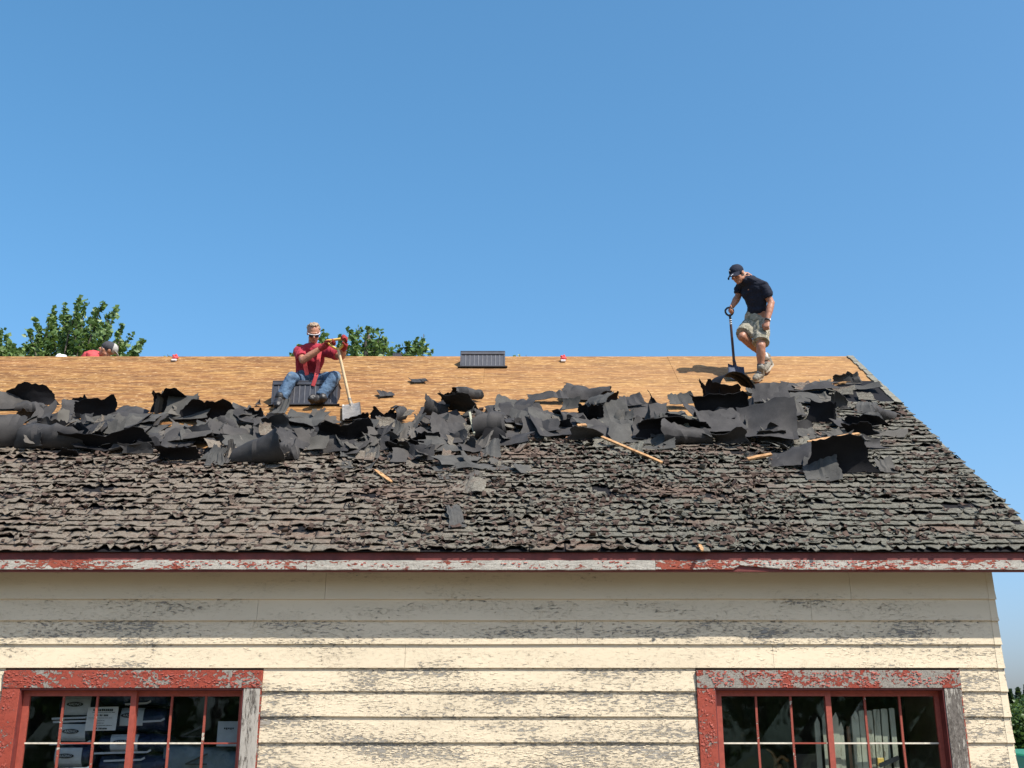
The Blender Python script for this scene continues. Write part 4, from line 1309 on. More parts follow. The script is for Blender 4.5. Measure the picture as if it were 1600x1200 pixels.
S(1314, 742, 104, .44, -4, 96, 45, label='black tent shaped sheet lowest on the right', mats=('tar', 'tar'), taper=-.2, seed=89)
S(1310, 722, 16, .18, 20, 130, -90, label='little grey scrap in the hollow of the black tent', mats=FL)
S(1287, 756, 56, .38, -14, 46, 20, lift=.02, label='pale foot of sheet sticking out below the black tent', mats=FL)
S(1390, 742, 32, .22, 4, 50, 20, label='squarish lifted shingle right of the black tent', mats=FL, dust=.1)
S(1386, 658, 60, .22, 24, 150, -230, label='smooth tapered roll by the sloping right edge of the roof', taper=-.7)

# filler scraps, named by what they lie beside
def where(px, py):
    t, b_ = heap(px)
    f = (py - t) / max(1, b_ - t)
    row = 'upper' if f < .38 else ('lower' if f > .72 else 'middle')
    for lim, nm in ((110, 'at the left end of the heap'), (230, 'left of the black arched sheet'), (330, 'under the black arched sheet'), (410, 'around the big dark roll'), (480, 'below the seated person'),
                    (560, 'below the wooden shovel'), (640, 'right of the wooden shovel'), (720, 'by the large triangular sheet'), (800, 'around the thin upright stick'), (880, 'on the big smooth lit sheet'),
                    (960, 'below the hood shaped sheet'), (1050, 'by the widest black hollow'), (1140, 'around the hooked black curl'), (1230, 'below the standing person'), (1300, 'above the black tent'), (9999, 'at the right end of the heap')):
        if px < lim: return row, nm
LOOK = {'felt': 'dark', 'slate': 'grey', 'shingle': 'speckled', 'tar': 'black'}
def heap(px):
    top = np.interp(px, [0, 60, 120, 200, 260, 340, 420, 520, 600, 680, 740, 800, 900, 1000, 1100, 1180, 1250, 1330], [640, 645, 655, 660, 640, 650, 655, 660, 660, 640, 640, 640, 636, 640, 640, 636, 625, 615])
    bot = np.interp(px, [0, 100, 200, 300, 400, 500, 600, 700, 800, 900, 1000, 1100, 1200, 1280, 1340], [700, 704, 708, 720, 724, 712, 712, 735, 700, 690, 694, 690, 700, 730, 700])
    return top, bot
for q in range(260):
    px = random.uniform(-90, 1370)
    t, b_ = heap(px)
    py = random.uniform(t + 10, b_ + 6)
    kindq = random.random(); small = kindq < .50
    row, nm = where(px, py); dd_ = random.choice([0, 0, .1, .35])
    mm = random.choice([FL, ('felt', 'tar'), ('felt', 'tar')] if kindq >= .5 else [FL, FL, ('felt', 'tar'), ('shingle', 'tar')])
    if .50 <= kindq < .80:
        S(px, py, random.uniform(30, 72), random.uniform(.20, .42), random.uniform(-38, 38), random.uniform(37, 62), random.uniform(-25, 20), lift=random.uniform(.0, .05),
          mats=mm, dust=(dd_ if dd_ < .2 else 0), nu=7, nv=7, rag=.11, label='flat torn %s sheet in the %s part %s' % (LOOK[mm[0]], row, nm), name='loose_sheet',
          group='flat torn sheets ' + nm, cat='roofing sheet')
        continue
    if small:
        S(px, py, random.uniform(12, 34), random.uniform(.10, .24), random.uniform(-60, 60), random.uniform(34, 75), random.uniform(-30, 30), lift=random.uniform(.0, .10),
          mats=mm, dust=dd_, nu=5, nv=5,
          label='small %s%s scrap in the %s part %s' % ('dusty ' if dd_ > .2 else '', LOOK[mm[0]], row, nm), name='loose_scrap', group='small scraps ' + nm, cat='roofing scrap')
    else:
        S(px, py, random.uniform(24, 62), random.uniform(.12, .24), random.uniform(-40, 40), random.uniform(70, 125), random.uniform(-10, 70), lift=random.uniform(0, .03),
          mats=(('tar', 'tar') if mm[0] == 'slate' else mm), nu=7, nv=8, rag=.14, label='crumpled %s tar paper scrap in the %s part %s' % ('black' if mm[0] == 'slate' else 'grey', row, nm), name='loose_scrap',
          group='crumpled tar paper ' + nm, cat='roofing scrap')
for q in range(46):
    px = random.uniform(1180, 1420); py = random.uniform(606, 700)
    p = R(px, py)
    if p[0] > ROOF_R - .25: continue
    S(px, py, random.uniform(14, 50), random.uniform(.12, .22), random.uniform(-25, 10), 37, random.uniform(-4, 8), lift=random.uniform(0, .03), mats=(mm := random.choice([FL, ('shingle', 'tar')])),
      dust=(dd_ := random.choice([0, 0, .1, .3])), nu=5, nv=4, label='flat %s%s shingle scrap %s' % ('dusty ' if dd_ > .2 else '', LOOK[mm[0]], ('right of the smooth grey sheet' if px < 1260 else ('above the long wooden splinter' if py > 650 else ('below the bare wood edge' if px < 1340 else 'beside the smooth tapered roll')))), name='loose_shingle', group='flat shingle scraps on the right part of the roof', cat='roofing scrap')
for q in range(26):
    px = random.uniform(540, 820); py = random.uniform(690, 745)
    S(px, py, random.uniform(12, 34), random.uniform(.10, .2), random.uniform(-40, 40), 40, random.uniform(-6, 14), lift=random.uniform(0, .02), mats=(mm := random.choice([FL, ('shingle', 'tar')])),
      dust=(dd_ := random.choice([0, .15, .4])), nu=5, nv=4, label='flat %s%s shingle scrap %s' % ('dusty ' if dd_ > .2 else '', LOOK[mm[0]], ('near the two small squares' if px < 610 else ('near the dark diamond shaped sheet' if px < 690 else ('above the longest flat strip' if py < 730 else 'below the longest flat strip')))), name='loose_shingle', group='flat shingle scraps on the middle front of the heap', cat='roofing scrap')

# bits of lumber
def stick(a, b_, w_, h, label, mat='lumber', name='wood_strip', split=False):
    a = np.array(a); b_ = np.array(b_)
    mb = MB(); d = nrm(b_ - a); sd = nrm(np.cross(d, RN)); L = np.linalg.norm(b_ - a); n = 7
    r = random.Random(len(label))
    v = []; F = []
    for i in range(n):
        t = i / (n - 1); c = a + (b_ - a) * t + RN * (h / 2)
        ww = w_ * (1 + r.uniform(-.18, .12)) * (.55 if split and i in (0, n - 1) else 1); off = sd * r.uniform(-.1, .1) * w_
        v += [c - sd * ww / 2 - RN * h / 2 + off, c + sd * ww / 2 - RN * h / 2 + off, c + sd * ww / 2 + RN * h / 2 + off, c - sd * ww / 2 + RN * h / 2 + off]
    for i in range(n - 1):
        for k in range(4):
            F.append((i * 4 + k, i * 4 + (k + 1) % 4, i * 4 + 4 + (k + 1) % 4, i * 4 + 4 + k)[::-1])
    F.append((0, 1, 2, 3)); F.append(tuple((n - 1) * 4 + k for k in (3, 2, 1, 0)))
    org = np.array(a)
    me = bpy.data.meshes.new(name); mb.add(v, F)
    me.from_pydata((np.vstack(mb.v) - org).tolist(), [], mb.f); me.materials.append(MAT[mat])
    o = bpy.data.objects.new(name, me); o.location = tuple(org); COL.objects.link(o)
    return tag(o, label, 'wood strip')
stick(R(940, 684, .10), R(1034, 724, .035), .036, .018, 'long orange wooden strip lying slantwise below the big grey panel')
stick(R(1168, 719, .05), R(1205, 711, .09), .060, .02, 'short orange board end left of the black tent')
stick(R(1262, 692, .16), R(1342, 679, .12), .052, .02, 'split orange splinter lying across the black tent', split=True)
stick(R(586, 735, .04), R(612, 754, .035), .035, .012, 'small yellow splinter alone on the shingles in the middle', split=True)
p0 = R(741, 679, .10)
stick(p0, P(734, 646, p0[1] + .05), .022, .02, 'thin pale stick standing upright before the rounded sheet', mat='picket')
stick(R(902, 668, .12), R(916, 667, .12), .06, .03, 'orange block end in the dark gap left of the big grey panel')
stick(R(1093, 852, .04), R(1098, 862, .04), .03, .012, 'tiny orange splinter just above the eave', split=True)
stick(R(884, 688, .05), R(893, 675, .09), .025, .012, 'reddish splinter under the greenish square scrap', mat='brownwood', split=True)
stick(R(1304, 600, .03), R(1330, 597, .03), .06, .02, 'pale wooden strip behind the thin rolled strip', split=True)

# ------------------------------------------------------------------ roof vents
def vent(loc, right, upv, front, w_, d_, h_, label, slats=9, tip=0.0):
    """a boxed roof vent: loc = middle of the lower front edge; front = outward direction of the slatted face, upv its height"""
    X = nrm(right); Z = nrm(upv); Fv = nrm(front); loc = np.array(loc)
    t = thing('roof_vent', loc, label, 'roof vent', 'roof vents')
    ctr = loc - Fv * (d_ / 2 + .012) + Z * (h_ / 2)
    b = MB(); b.obox(ctr, X, -Fv, Z, w_ / 2 - .012, d_ / 2, h_ / 2 - .012)
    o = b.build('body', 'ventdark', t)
    b = MB(); b.obox(ctr + Z * (h_ / 2 - .004) + Fv * .006, X, -Fv, Z, w_ / 2, d_ / 2 + .014, .006)
    b.obox(ctr + Z * (h_ / 2 - .032) + Fv * (d_ / 2 + .008), X, -Fv, Z, w_ / 2 - .004, .012, .020)
    o = b.build('lid', 'vent', t); bv = o.modifiers.new('b', 'BEVEL'); bv.width = .004; bv.segments = 2
    b = MB()
    for sx in (-1, 1):
        b.obox(ctr + X * sx * (w_ / 2 - .010) + Fv * (d_ / 2 + .004), X, -Fv, Z, .010, .010, h_ / 2 - .03)
    b.obox(loc + Z * .012 - Fv * .006, X, -Fv, Z, w_ / 2 - .002, .012, .012)
    b.build('face_frame', 'vent', t)
    hh = h_ - .085
    for i in range(slats):
        x = (-.5 + (i + 1) / (slats + 1)) * (w_ - .03)
        b = MB(); b.obox(loc + X * x + Z * (.024 + hh / 2) - Fv * .006, X, -Fv, Z, .0055, .008, hh / 2)
        b.build('slat', 'ventslat', t)
    for i in range(slats + 1):
        x = (-.5 + (i + .5) / (slats + 1)) * (w_ - .03)
        b = MB(); b.obox(loc + X * x + Z * (.024 + hh / 2) - Fv * .010, X, -Fv, Z, (w_ - .03) / (slats + 1) / 2 - .006, .006, hh / 2)
        b.build('louvre', 'vent', t)
    b = MB(); b.obox(loc - Fv * (d_ / 2) - Z * .002, X, -Fv, Z, w_ / 2 + .03, d_ / 2 + .03, .004)
    b.build('flange', 'ventdark', t)
    return t
up = np.array([0, 0, 1.0])
v1 = R(754, 575)
vent(v1 + RN * .012, RX, nrm(up + np.array([0, .22, 0])), nrm(np.array([0, -1.0, .22])), .585, .26, .245, 'dark grey slatted roof vent standing on the bare roof at the ridge', 9)
v2 = R(475, 634)
tiltZ = nrm(RU * .78 + RN * .62)
tiltF = nrm(np.cross(RX, tiltZ)); tiltF = tiltF if tiltF[1] < 0 else -tiltF
rx2 = nrm(RX + RU * .02)
vent(v2 + RN * .012, rx2, nrm(RU * .60 + RN * .80), nrm(-RU * .80 + RN * .60), .77, .26, .30, 'dark grey slatted roof vent the seated man sits on', 11)
p = P(622, 551, RIDGE_Y + .32)
zb = RIDGE_Z - .32 * math.tan(PHI)
vent((p[0], RIDGE_Y + .20, RIDGE_Z - .10), RX, up, np.array([0, -1.0, 0]), .125, .10, .215, 'small black vent box peeping over the ridge before the tree', 3)

# ------------------------------------------------------------------ bits at the ridge
def bundle(px, py, label, cat):
    c = R(px, py + 4)
    t = thing('crumpled_packet', c, label, cat)
    b = MB(); b.ball(c + RN * .035 + RU * .03, RX * .040, RU * .045, RN * .024, 10, 7)
    b.ball(c + RN * .055 + RU * .04 + RX * .012, RX * .020, RU * .022, RN * .030, 8, 6); b.ball(c + RN * .050 + RU * .035 - RX * .022, RX * .016, RU * .022, RN * .024, 8, 6)
    fuse(b, 'red_wrapper', 'redbright', t, .006, .012, 30)
    b = MB(); b.obox(c + RN * .022 - RU * .03, RX, RU, RN, .030, .020, .009)
    b.build('white_label', 'white', t)
bundle(880, 561, 'small red and white crumpled packet on the ridge between vent and standing man', 'packet')
bundle(273, 560, 'small red and white crumpled packet on the ridge left of the seated man', 'packet')
c = P(95, 556, RIDGE_Y + .25)
t = thing('white_cloth', c, 'white pointed cloth barely showing above the ridge at left', 'cloth')
b = MB(); b.tube([c + np.array([0, 0, -.5]), c + np.array([0, 0, -.1]), c + np.array([-.02, 0, .0]), c + np.array([-.01, 0, .022])], [.16, .13, .06, .015], 12, sub=3)
fuse(b, 'fold', 'white', t, .010, .015, 8)

# ------------------------------------------------------------------ people
def hand(mb, wrist, d, n, sidev, curl=60, f=1.0, spread=3, thumb_in=25):
    """palm and five fingers; d = towards the fingers, n = palm normal, sidev = towards the thumb"""
    d = nrm(d); n = nrm(n - np.dot(n, d) * d if True else n); sd = nrm(sidev - np.dot(sidev, d) * d - np.dot(sidev, n) * n)
    wrist = np.array(wrist)
    kn = wrist + d * .085 * f
    mb.tube([wrist - d * .02, wrist + d * .03 * f, kn], [.026 * f, .036 * f, .040 * f], 12, flat=.42, axis=n, sub=3)
    for k, (o, L) in enumerate(((.030, .92), (.010, 1.0), (-.010, .95), (-.029, .76))):
        b0 = kn + sd * o * f - d * .012 * f
        a = math.radians(curl * .45 + k * 3); pts = [b0, b0 + d * .016 * f]
        for ln in (.040, .026, .022):
            dv = d * math.cos(a) + n * math.sin(a)
            pts.append(pts[-1] + dv * ln * L * f); a += math.radians(curl)
        mb.tube(pts, [.0095 * f, .0100 * f, .0095 * f, .0088 * f, .0075 * f], 8, sub=2)
    tb = wrist + d * .028 * f + sd * .026 * f
    a = math.radians(thumb_in)
    t1 = nrm(sd * .8 + d * .6 + n * .25); t2 = nrm(sd * .15 + d * .75 + n * .65)
    mb.tube([tb - sd * .012 * f, tb + t1 * .030 * f, tb + t1 * .032 * f + t2 * .030 * f, tb + t1 * .032 * f + t2 * .052 * f], [.014 * f, .0125 * f, .0112 * f, .009 * f], 8, sub=2)

def head(mb, c, fwd, upv, s=1.0):
    """skull with brow, nose, mouth, jaw and ears; c = centre of the head"""
    u = nrm(upv); f = nrm(fwd - np.dot(fwd, u) * u); r = np.cross(f, u)
    c = np.array(c)
    q = lambda a, b_, d: c + (r * a + f * b_ + u * d) * s
    mb.ball(q(0, -.012, .030), r * .075 * s, f * .096 * s, u * .088 * s, 18, 12)
    mb.ball(q(0, .030, -.035), r * .060 * s, f * .062 * s, u * .082 * s, 16, 10)
    mb.ball(q(0, .060, -.088), r * .034 * s, f * .030 * s, u * .026 * s, 12, 8)        # chin
    mb.ball(q(0, .077, .028), r * .050 * s, f * .018 * s, u * .014 * s, 12, 8)         # brow
    for sx in (-1, 1):
        mb.ball(q(.042 * sx, .062, -.018), r * .022 * s, f * .024 * s, u * .022 * s, 10, 8)   # cheek
        mb.ball(q(.077 * sx, -.012, .0), r * .010 * s, f * .022 * s, u * .034 * s, 10, 8)     # ear
        mb.ball(q(.046 * sx, .005, -.062), r * .020 * s, f * .040 * s, u * .024 * s, 10, 8)   # jaw corner
    mb.tube([q(0, .083, .020), q(0, .100, -.006), q(0, .112, -.022), q(0, .092, -.034)], [.010 * s, .012 * s, .017 * s, .010 * s], 10, sub=2)
    mb.ball(q(0, .088, -.056), r * .026 * s, f * .010 * s, u * .007 * s, 10, 6)        # lips
    mb.ball(q(0, .086, -.067), r * .022 * s, f * .010 * s, u * .007 * s, 10, 6)
    return r, f, u

def face_bits(t, c, r, f, u, s=1.0):
    for sx in (-1, 1):
        b = MB(); b.ball(c + (r * .031 * sx + f * .079 + u * .008) * s, r * .012 * s, f * .009 * s, u * .007 * s, 10, 7)
        b.build('eye', 'white', t, True)
    b = MB(); b.ball(c + (f * .0955 - u * .061) * s, r * .020 * s, f * .004 * s, u * .002 * s, 10, 5)
    b.build('mouth', 'leather', t, True)

def boot(mb, ankle, heel, toe, sole_n, s=1.0, high=.10):
    ankle, heel, toe = map(np.array, (ankle, heel, toe)); n = nrm(sole_n)
    mid = heel * .5 + toe * .5
    mb.tube([heel + n * .045, heel * .75 + toe * .25 + n * .05, mid + n * .045, toe * .85 + heel * .15 + n * .035, toe + n * .03], [.038 * s, .040 * s, .044 * s, .046 * s, .036 * s], 12, flat=.85, axis=n, sub=3)
    mb.tube([heel * .85 + toe * .15 + n * .04, ankle, ankle + nrm(ankle - (heel * .85 + toe * .15)) * high], [.045 * s, .044 * s, .048 * s], 12, sub=3)

def sole(t, heel, toe, n, mat, w_=.043, h_=.018):
    heel, toe = np.array(heel), np.array(toe); d = toe - heel; n = nrm(n); sd = nrm(np.cross(d, n))
    prof = [(-.13, .55), (0, .8), (.25, .78), (.45, .72), (.7, 1.0), (.9, .85), (1.06, .35)]
    top = []; bot = []
    for q, ww in prof:
        top.append(heel + d * q + n * .012); 
    V = []; F = []
    for q, ww in prof:
        p_ = heel + d * q
        V += [p_ - sd * ww * w_ - n * h_ / 2, p_ + sd * ww * w_ - n * h_ / 2, p_ + sd * ww * w_ + n * h_, p_ - sd * ww * w_ + n * h_]
    for i in range(len(prof) - 1):
        for k in range(4):
            F.append((i * 4 + k, i * 4 + (k + 1) % 4, i * 4 + 4 + (k + 1) % 4, i * 4 + 4 + k))
    F.append((3, 2, 1, 0)); F.append(tuple((len(prof) - 1) * 4 + k for k in range(4)))
    MB().add(V, F).build('sole', mat, t)

def strap(t, pts, w_, nvec, mat, name='suspender', th=.004):
    """flat band through points, nvec = outward direction at every point"""
    pts = [np.array(p_, float) for p_ in pts]
    V = []; F = []
    for i, p_ in enumerate(pts):
        d = nrm(pts[min(i + 1, len(pts) - 1)] - pts[max(i - 1, 0)]); n = nrm(nvec[i] if isinstance(nvec, list) else nvec)
        sd = nrm(np.cross(d, n)); n = np.cross(sd, d)
        V += [p_ - sd * w_ / 2, p_ + sd * w_ / 2, p_ + sd * w_ / 2 + n * th, p_ - sd * w_ / 2 + n * th]
    for i in range(len(pts) - 1):
        for k in range(4):
            F.append((i * 4 + k, i * 4 + (k + 1) % 4, i * 4 + 4 + (k + 1) % 4, i * 4 + 4 + k))
    F.append((3, 2, 1, 0)); F.append(tuple((len(pts) - 1) * 4 + k for k in range(4)))
    return MB().add(V, F).build(name, mat, t)

# ---- the seated man
def A(*v): return np.array(v, float)
hipC = P(481, 596, 13.22); neck = P(488, 541, 12.98); chest = P(485, 556, 13.04); waist = P(482, 576, 13.16)
hc = P(490, 520.5, 12.90)
shR, shL = P(468.5, 549, 13.04), P(509, 548, 12.98)
elR, haR = P(473, 563, 12.79), P(514, 536, 12.72)
elL, haL = P(534, 557, 12.86), P(540, 533, 12.68)
hipR, hipL = P(471, 597, 13.22), P(492, 597, 13.20)
knR, anR = P(456, 590, 12.80), P(437, 627, 12.74)
knL, anL = P(523, 589, 12.84), P(499, 624, 12.80)
def on_roof(p_, h=0.0):
    p_ = np.array(p_, float); d = np.dot(p_ - E0, RN)
    return p_ - RN * (d - h)
heR, toR = on_roof(anR + A(.0, .03, 0), .06), on_roof(anR + A(.0, -.19, 0), .06)
heL, toL = on_roof(anL + A(-.02, .05, 0), .055), on_roof(anL + A(-.10, -.13, 0), .12)
man1 = thing('person', on_roof(hipC), 'seated person in red shirt, red suspenders and jeans holding a wooden shovel upright', 'person')
b = MB()
fw1 = nrm(A(.20, -.68, -.74)); up1 = nrm(A(.08, -.62, .74))
r1, f1, u1 = head(b, hc, fw1, up1, .93)
b.tube([chest + A(0, .02, 0), neck + A(0, .01, .01), hc - u1 * .05 - f1 * .025], [.075, .056, .054], 14, sub=3)
b.tube([hipC, waist, chest, neck - A(0, 0, .03)], [.13, .13, .15, .085], 18, flat=.68, axis=(0, 1, .3), sub=4)
for sh, el, ha in ((shR, elR, haR), (shL, elL, haL)):
    wr = ha - nrm(ha - el) * .06
    b.tube([chest * .45 + sh * .55 + A(0, 0, .02), sh, (sh + el) / 2, el], [.055, .056, .048, .040], 14, sub=3)
    b.tube([el, el * .65 + wr * .35, wr], [.041, .043, .028], 14, sub=3)
bar_d = nrm(P(540, 529, 12.68) - P(512, 533, 12.70))
gripN = nrm(A(0, -.3, -1.0))
hand(b, haR - nrm(haR - elR) * .07, haR - elR, A(.2, -.35, -.8), A(.3, -.2, .9), 70, .92)
hand(b, haL - nrm(haL - elL) * .07, haL - elL, A(-.9, -.1, -.2), A(.0, -.8, .3), 70, .92)
for hp, kn, an, he, to in ((hipR, knR, anR, heR, toR), (hipL, knL, anL, heL, toL)):
    b.tube([hp, (hp + kn) / 2, kn], [.082, .070, .056], 14, sub=3)
    b.tube([kn, kn * .65 + an * .35, an], [.055, .053, .036], 14, sub=3)
    b.tube([an, he * .5 + to * .5, to * .9 + he * .1], [.035, .036, .028], 10, sub=2)
fuse(b, 'body', 'skin', man1, .006, .002, 25, 3)
face_bits(man1, hc, r1, f1, u1, .93)
# hair
b = MB()
b.ball(hc + u1 * .046 - f1 * .034, r1 * .0775, f1 * .086, u1 * .074, 16, 10)
b.ball(hc + u1 * .104 - f1 * .010, r1 * .056, f1 * .06, u1 * .020, 12, 8)
b.ball(hc - f1 * .058 + u1 * .0, r1 * .060, f1 * .040, u1 * .07, 12, 8)
fuse(b, 'hair', 'hair', man1, .006, .012, 45, 1)
# safety glasses
b = MB()
gl = lambda a, b_, d: hc + (r1 * a + f1 * b_ + u1 * d) * .93
b.tube([gl(-.079, -.01, .014), gl(-.070, .060, .016), gl(-.040, .094, .015), gl(0, .103, .013), gl(.040, .094, .015), gl(.070, .060, .016), gl(.079, -.01, .014)], [.003, .004, .0045, .004, .0045, .004, .003], 8, sub=3)
gls = b.build('safety_glasses', 'white', man1, True)
for sx in (-1, 1):
    b = MB(); b.ball(gl(.034 * sx, .094, -.006), r1 * .031 + f1 * -.014 * sx, f1 * .009, u1 * .020, 12, 7)
    b.build('lens', 'lens', gls, True)
# shirt
b = MB()
b.tube([hipC + A(0, -.02, .015), waist + A(0, -.005, 0), chest, neck - A(0, 0.0, .045)], [.150, .150, .172, .105], 20, flat=.72, axis=(0, 1, .3), sub=4)
b.tube([shR, neck - A(0, 0, .035), shL], [.070, .082, .070], 14, flat=.9, sub=3)
for sh, el in ((shR, elR), (shL, elL)):
    e = sh + (el - sh) * .74
    b.tube([chest * .5 + sh * .5, sh, e], [.068, .074, .070], 16, sub=3, round_ends=False)
b.tube([neck - A(0, 0, .06), neck - A(0, 0, .01)], [.085, .066], 16)
fuse(b, 'shirt', 'redshirt', man1, .007, .014, 8, 3, (1.5, 1, .8))
# suspenders hang loose from the chest
fo = A(.0, -1, .25)
def front(px, py, Y): return P(px, py, Y)
strap(man1, [P(474, 549, 12.90), P(476, 560, 12.885), P(477, 572, 12.92), P(480, 586, 12.97)], .048, fo, 'redbright')
strap(man1, [P(500, 549, 12.86), P(498, 560, 12.85), P(497, 572, 12.86), P(494, 588, 12.84), P(489, 603, 12.86)], .046, fo, 'redbright')
# jeans
b = MB()
b.tube([hipC + A(0, -.03, .05), hipC, hipC - A(0, .02, .06)], [.150, .160, .12], 18, flat=.8, axis=(0, 1, .3), sub=3)
for hp, kn, an in ((hipR, knR, anR), (hipL, knL, anL)):
    b.tube([hp, (hp + kn) / 2, kn], [.092, .084, .072], 16, sub=3)
    b.tube([kn, kn * .55 + an * .45, an * .88 + kn * .12], [.072, .070, .070], 16, sub=3, round_ends=False)
fuse(b, 'jeans', 'denim', man1, .006, .009, 13, 3, (1, 1, 1.1))
strap(man1, [hipC + A(.15, .02, .075), hipC + A(.10, -.12, .075), hipC + A(0, -.155, .07), hipC + A(-.10, -.12, .075), hipC + A(-.15, .02, .075)], .04, [A(1, 0, 0), A(.6, -1, 0), A(0, -1, 0), A(-.6, -1, 0), A(-1, 0, 0)], 'leather', 'belt')
for an, he, to in ((anR, heR, toR), (anL, heL, toL)):
    n = nrm(np.cross(np.cross(to - he, an - he), to - he)); n = n if np.dot(n, an - he) > 0 else -n
    b = MB(); boot(b, an, he, to, n, 1.12, .06)
    o = fuse(b, 'boot', 'leather', man1, .007, .006, 25, 2)
    sole(o, he - n * .0, to, n, 'sole', .05)
for ha, el, pn, sv in ((haR, elR, A(.2, -.35, -.8), A(.3, -.2, .9)), (haL, elL, A(-.9, -.1, -.2), A(.0, -.8, .3))):
    b = MB(); d = nrm(ha - el)
    hand(b, ha - d * .07, d, pn, sv, 68, 1.14)
    b.tube([ha - d * .12, ha - d * .06], [.037, .040], 12)
    fuse(b, 'glove', 'glove', man1, .005, .004, 40, 2)

# his shovel
g1, g2 = P(511, 532.5, 12.685), P(541, 528.5, 12.66)
j0 = P(528.5, 546, 12.70); blade_top = P(548, 632, 12.78)
shv = thing('shovel', R(550, 646), 'wooden shovel with yellow D grip held by the seated person', 'shovel', 'roofing shovels')
b = MB(); b.tube([j0, j0 * .5 + blade_top * .5, blade_top + nrm(blade_top - j0) * .03], [.0165, .0175, .0185], 12)
b.build('shaft', 'handlewood', shv, True)
b = MB(); b.tube([g1, (g1 + g2) / 2, g2], [.016, .0155, .016], 12)
b.build('grip_bar', 'yellow', shv, True)
b = MB()
for g_ in (g1, g2):
    sgn = nrm(g_ - (g1 + g2) / 2)
    b.tube([g_, g_ * .72 + j0 * .28 + sgn * .018, g_ * .35 + j0 * .65 + sgn * .022, j0 + sgn * .004], [.013, .0135, .015, .016], 10, sub=3)
fuse(b, 'yoke', 'yellow', shv, .004, 0, 1, 1)
def shovel_blade(t, top, bottom, w_, mat, n, socket_to, ridge=.012):
    top, bottom = np.array(top), np.array(bottom); d = nrm(bottom - top); L = np.linalg.norm(bottom - top); n = nrm(n - np.dot(n, d) * d); x = np.cross(d, n)
    nu, nv = 10, 8; V = []; F = []
    for sgn in (1, -1):
        for i in range(nu + 1):
            u = i / nu * 2 - 1
            for j in range(nv + 1):
                t_ = j / nv
                dish = .022 * u * u + .016 * (1 - t_) * (1 - abs(u)) - .012 * t_
                V.append(top + d * (L * t_) + x * (u * w_ / 2 * (.97 + .03 * t_)) + n * (dish + sgn * .0016))
    N1 = (nu + 1) * (nv + 1)
    for i in range(nu):
        for j in range(nv):
            q = (i * (nv + 1) + j, (i + 1) * (nv + 1) + j, (i + 1) * (nv + 1) + j + 1, i * (nv + 1) + j + 1)
            F.append(q); F.append(tuple(N1 + k for k in q[::-1]))
    rim = [i * (nv + 1) for i in range(nu)] + [nu * (nv + 1) + j for j in range(nv)] + [i * (nv + 1) + nv for i in range(nu, 0, -1)] + [j for j in range(nv, 0, -1)]
    for a_, b_ in zip(rim, rim[1:] + rim[:1]): F.append((a_, b_, N1 + b_, N1 + a_))
    bl = MB().add(V, F).build('blade', mat, t, True)
    b = MB()
    b.tube([np.array(socket_to), top * .8 + np.array(socket_to) * .2, top + d * .05 + n * .010, top + d * .12 + n * .002], [.021, .022, .018, .006], 10, sub=3)
    b.build('socket', mat, bl, True)
    b = MB(); b.tube([top - x * w_ * .44 - n * .004 + n * .02, top - x * w_ * .2 - n * .0, top + x * w_ * .2, top + x * w_ * .44 + n * .016], [.004, .006, .006, .004], 8)
    b.build('step', mat, bl, True)
    return bl
shovel_blade(shv, P(549, 633, 12.79), R(551, 656, .05) + A(0, -.03, 0), .215, 'steel', A(0, -1, .3), blade_top - nrm(blade_top - j0) * .07)

# ---- the standing man
hipN, hipF = P(1190, 505, 13.68), P(1175, 505, 13.80)
pel = (hipN + hipF) / 2 + A(0, 0, .03)
wst = P(1183, 478, 13.66); cst = P(1177, 452, 13.60); nck = P(1166, 433, 13.55)
hc2 = P(1152.5, 429, 13.50)
shN, shF = P(1191, 447, 13.50), P(1158, 449, 13.72)
elN, haN = P(1205, 473, 13.50), P(1197.5, 508, 13.44)
elF, haF = P(1153, 464, 13.74), P(1141, 484, 13.66)
knN, anN = P(1189, 541, 13.52), P(1188.5, 578, 13.60)
knF, anF = P(1160, 526, 13.64), P(1199, 560, 13.92)
heN, toN = on_roof(anN + A(.02, .05, 0), .035), on_roof(anN + A(-.085, -.13, 0), .035)
toF, heF = on_roof(P(1196, 583, 13.86), .045), P(1205, 571, 13.98)
man2 = thing('person', on_roof((anN + anF) / 2), 'standing person in navy cap and black shirt looking down over a black shovel', 'person')
b = MB()
fw2 = nrm(A(-.62, -.52, -.62)); up2 = nrm(A(-.42, -.28, .80))
r2, f2, u2 = head(b, hc2, fw2, up2, 1.0)
b.tube([cst * .3 + nck * .7, nck + A(0, 0, .01), hc2 - u2 * .05 - f2 * .02], [.085, .060, .056], 14, sub=3)
ax2 = nrm(A(-.8, -.6, 0))
b.tube([pel - A(0, 0, .04), wst, cst, nck - A(0, 0, .03)], [.15, .135, .165, .08], 18, flat=.70, axis=ax2, sub=4)
for sh, el, ha in ((shN, elN, haN), (shF, elF, haF)):
    wr = ha - nrm(ha - el) * .06
    b.tube([cst * .4 + sh * .6, sh, (sh + el) / 2, el], [.06, .060, .050, .043], 14, sub=3)
    b.tube([el, el * .65 + wr * .35, wr], [.044, .047, .030], 14, sub=3)
hand(b, haN - nrm(haN - elN) * .07, haN - elN, A(.3, .6, -.1), A(-.8, -.3, 0), 78, 1.0)
hand(b, haF - nrm(haF - elF) * .07, haF - elF, A(.5, -.5, -.4), A(-.3, -.9, .2), 75, 1.0)
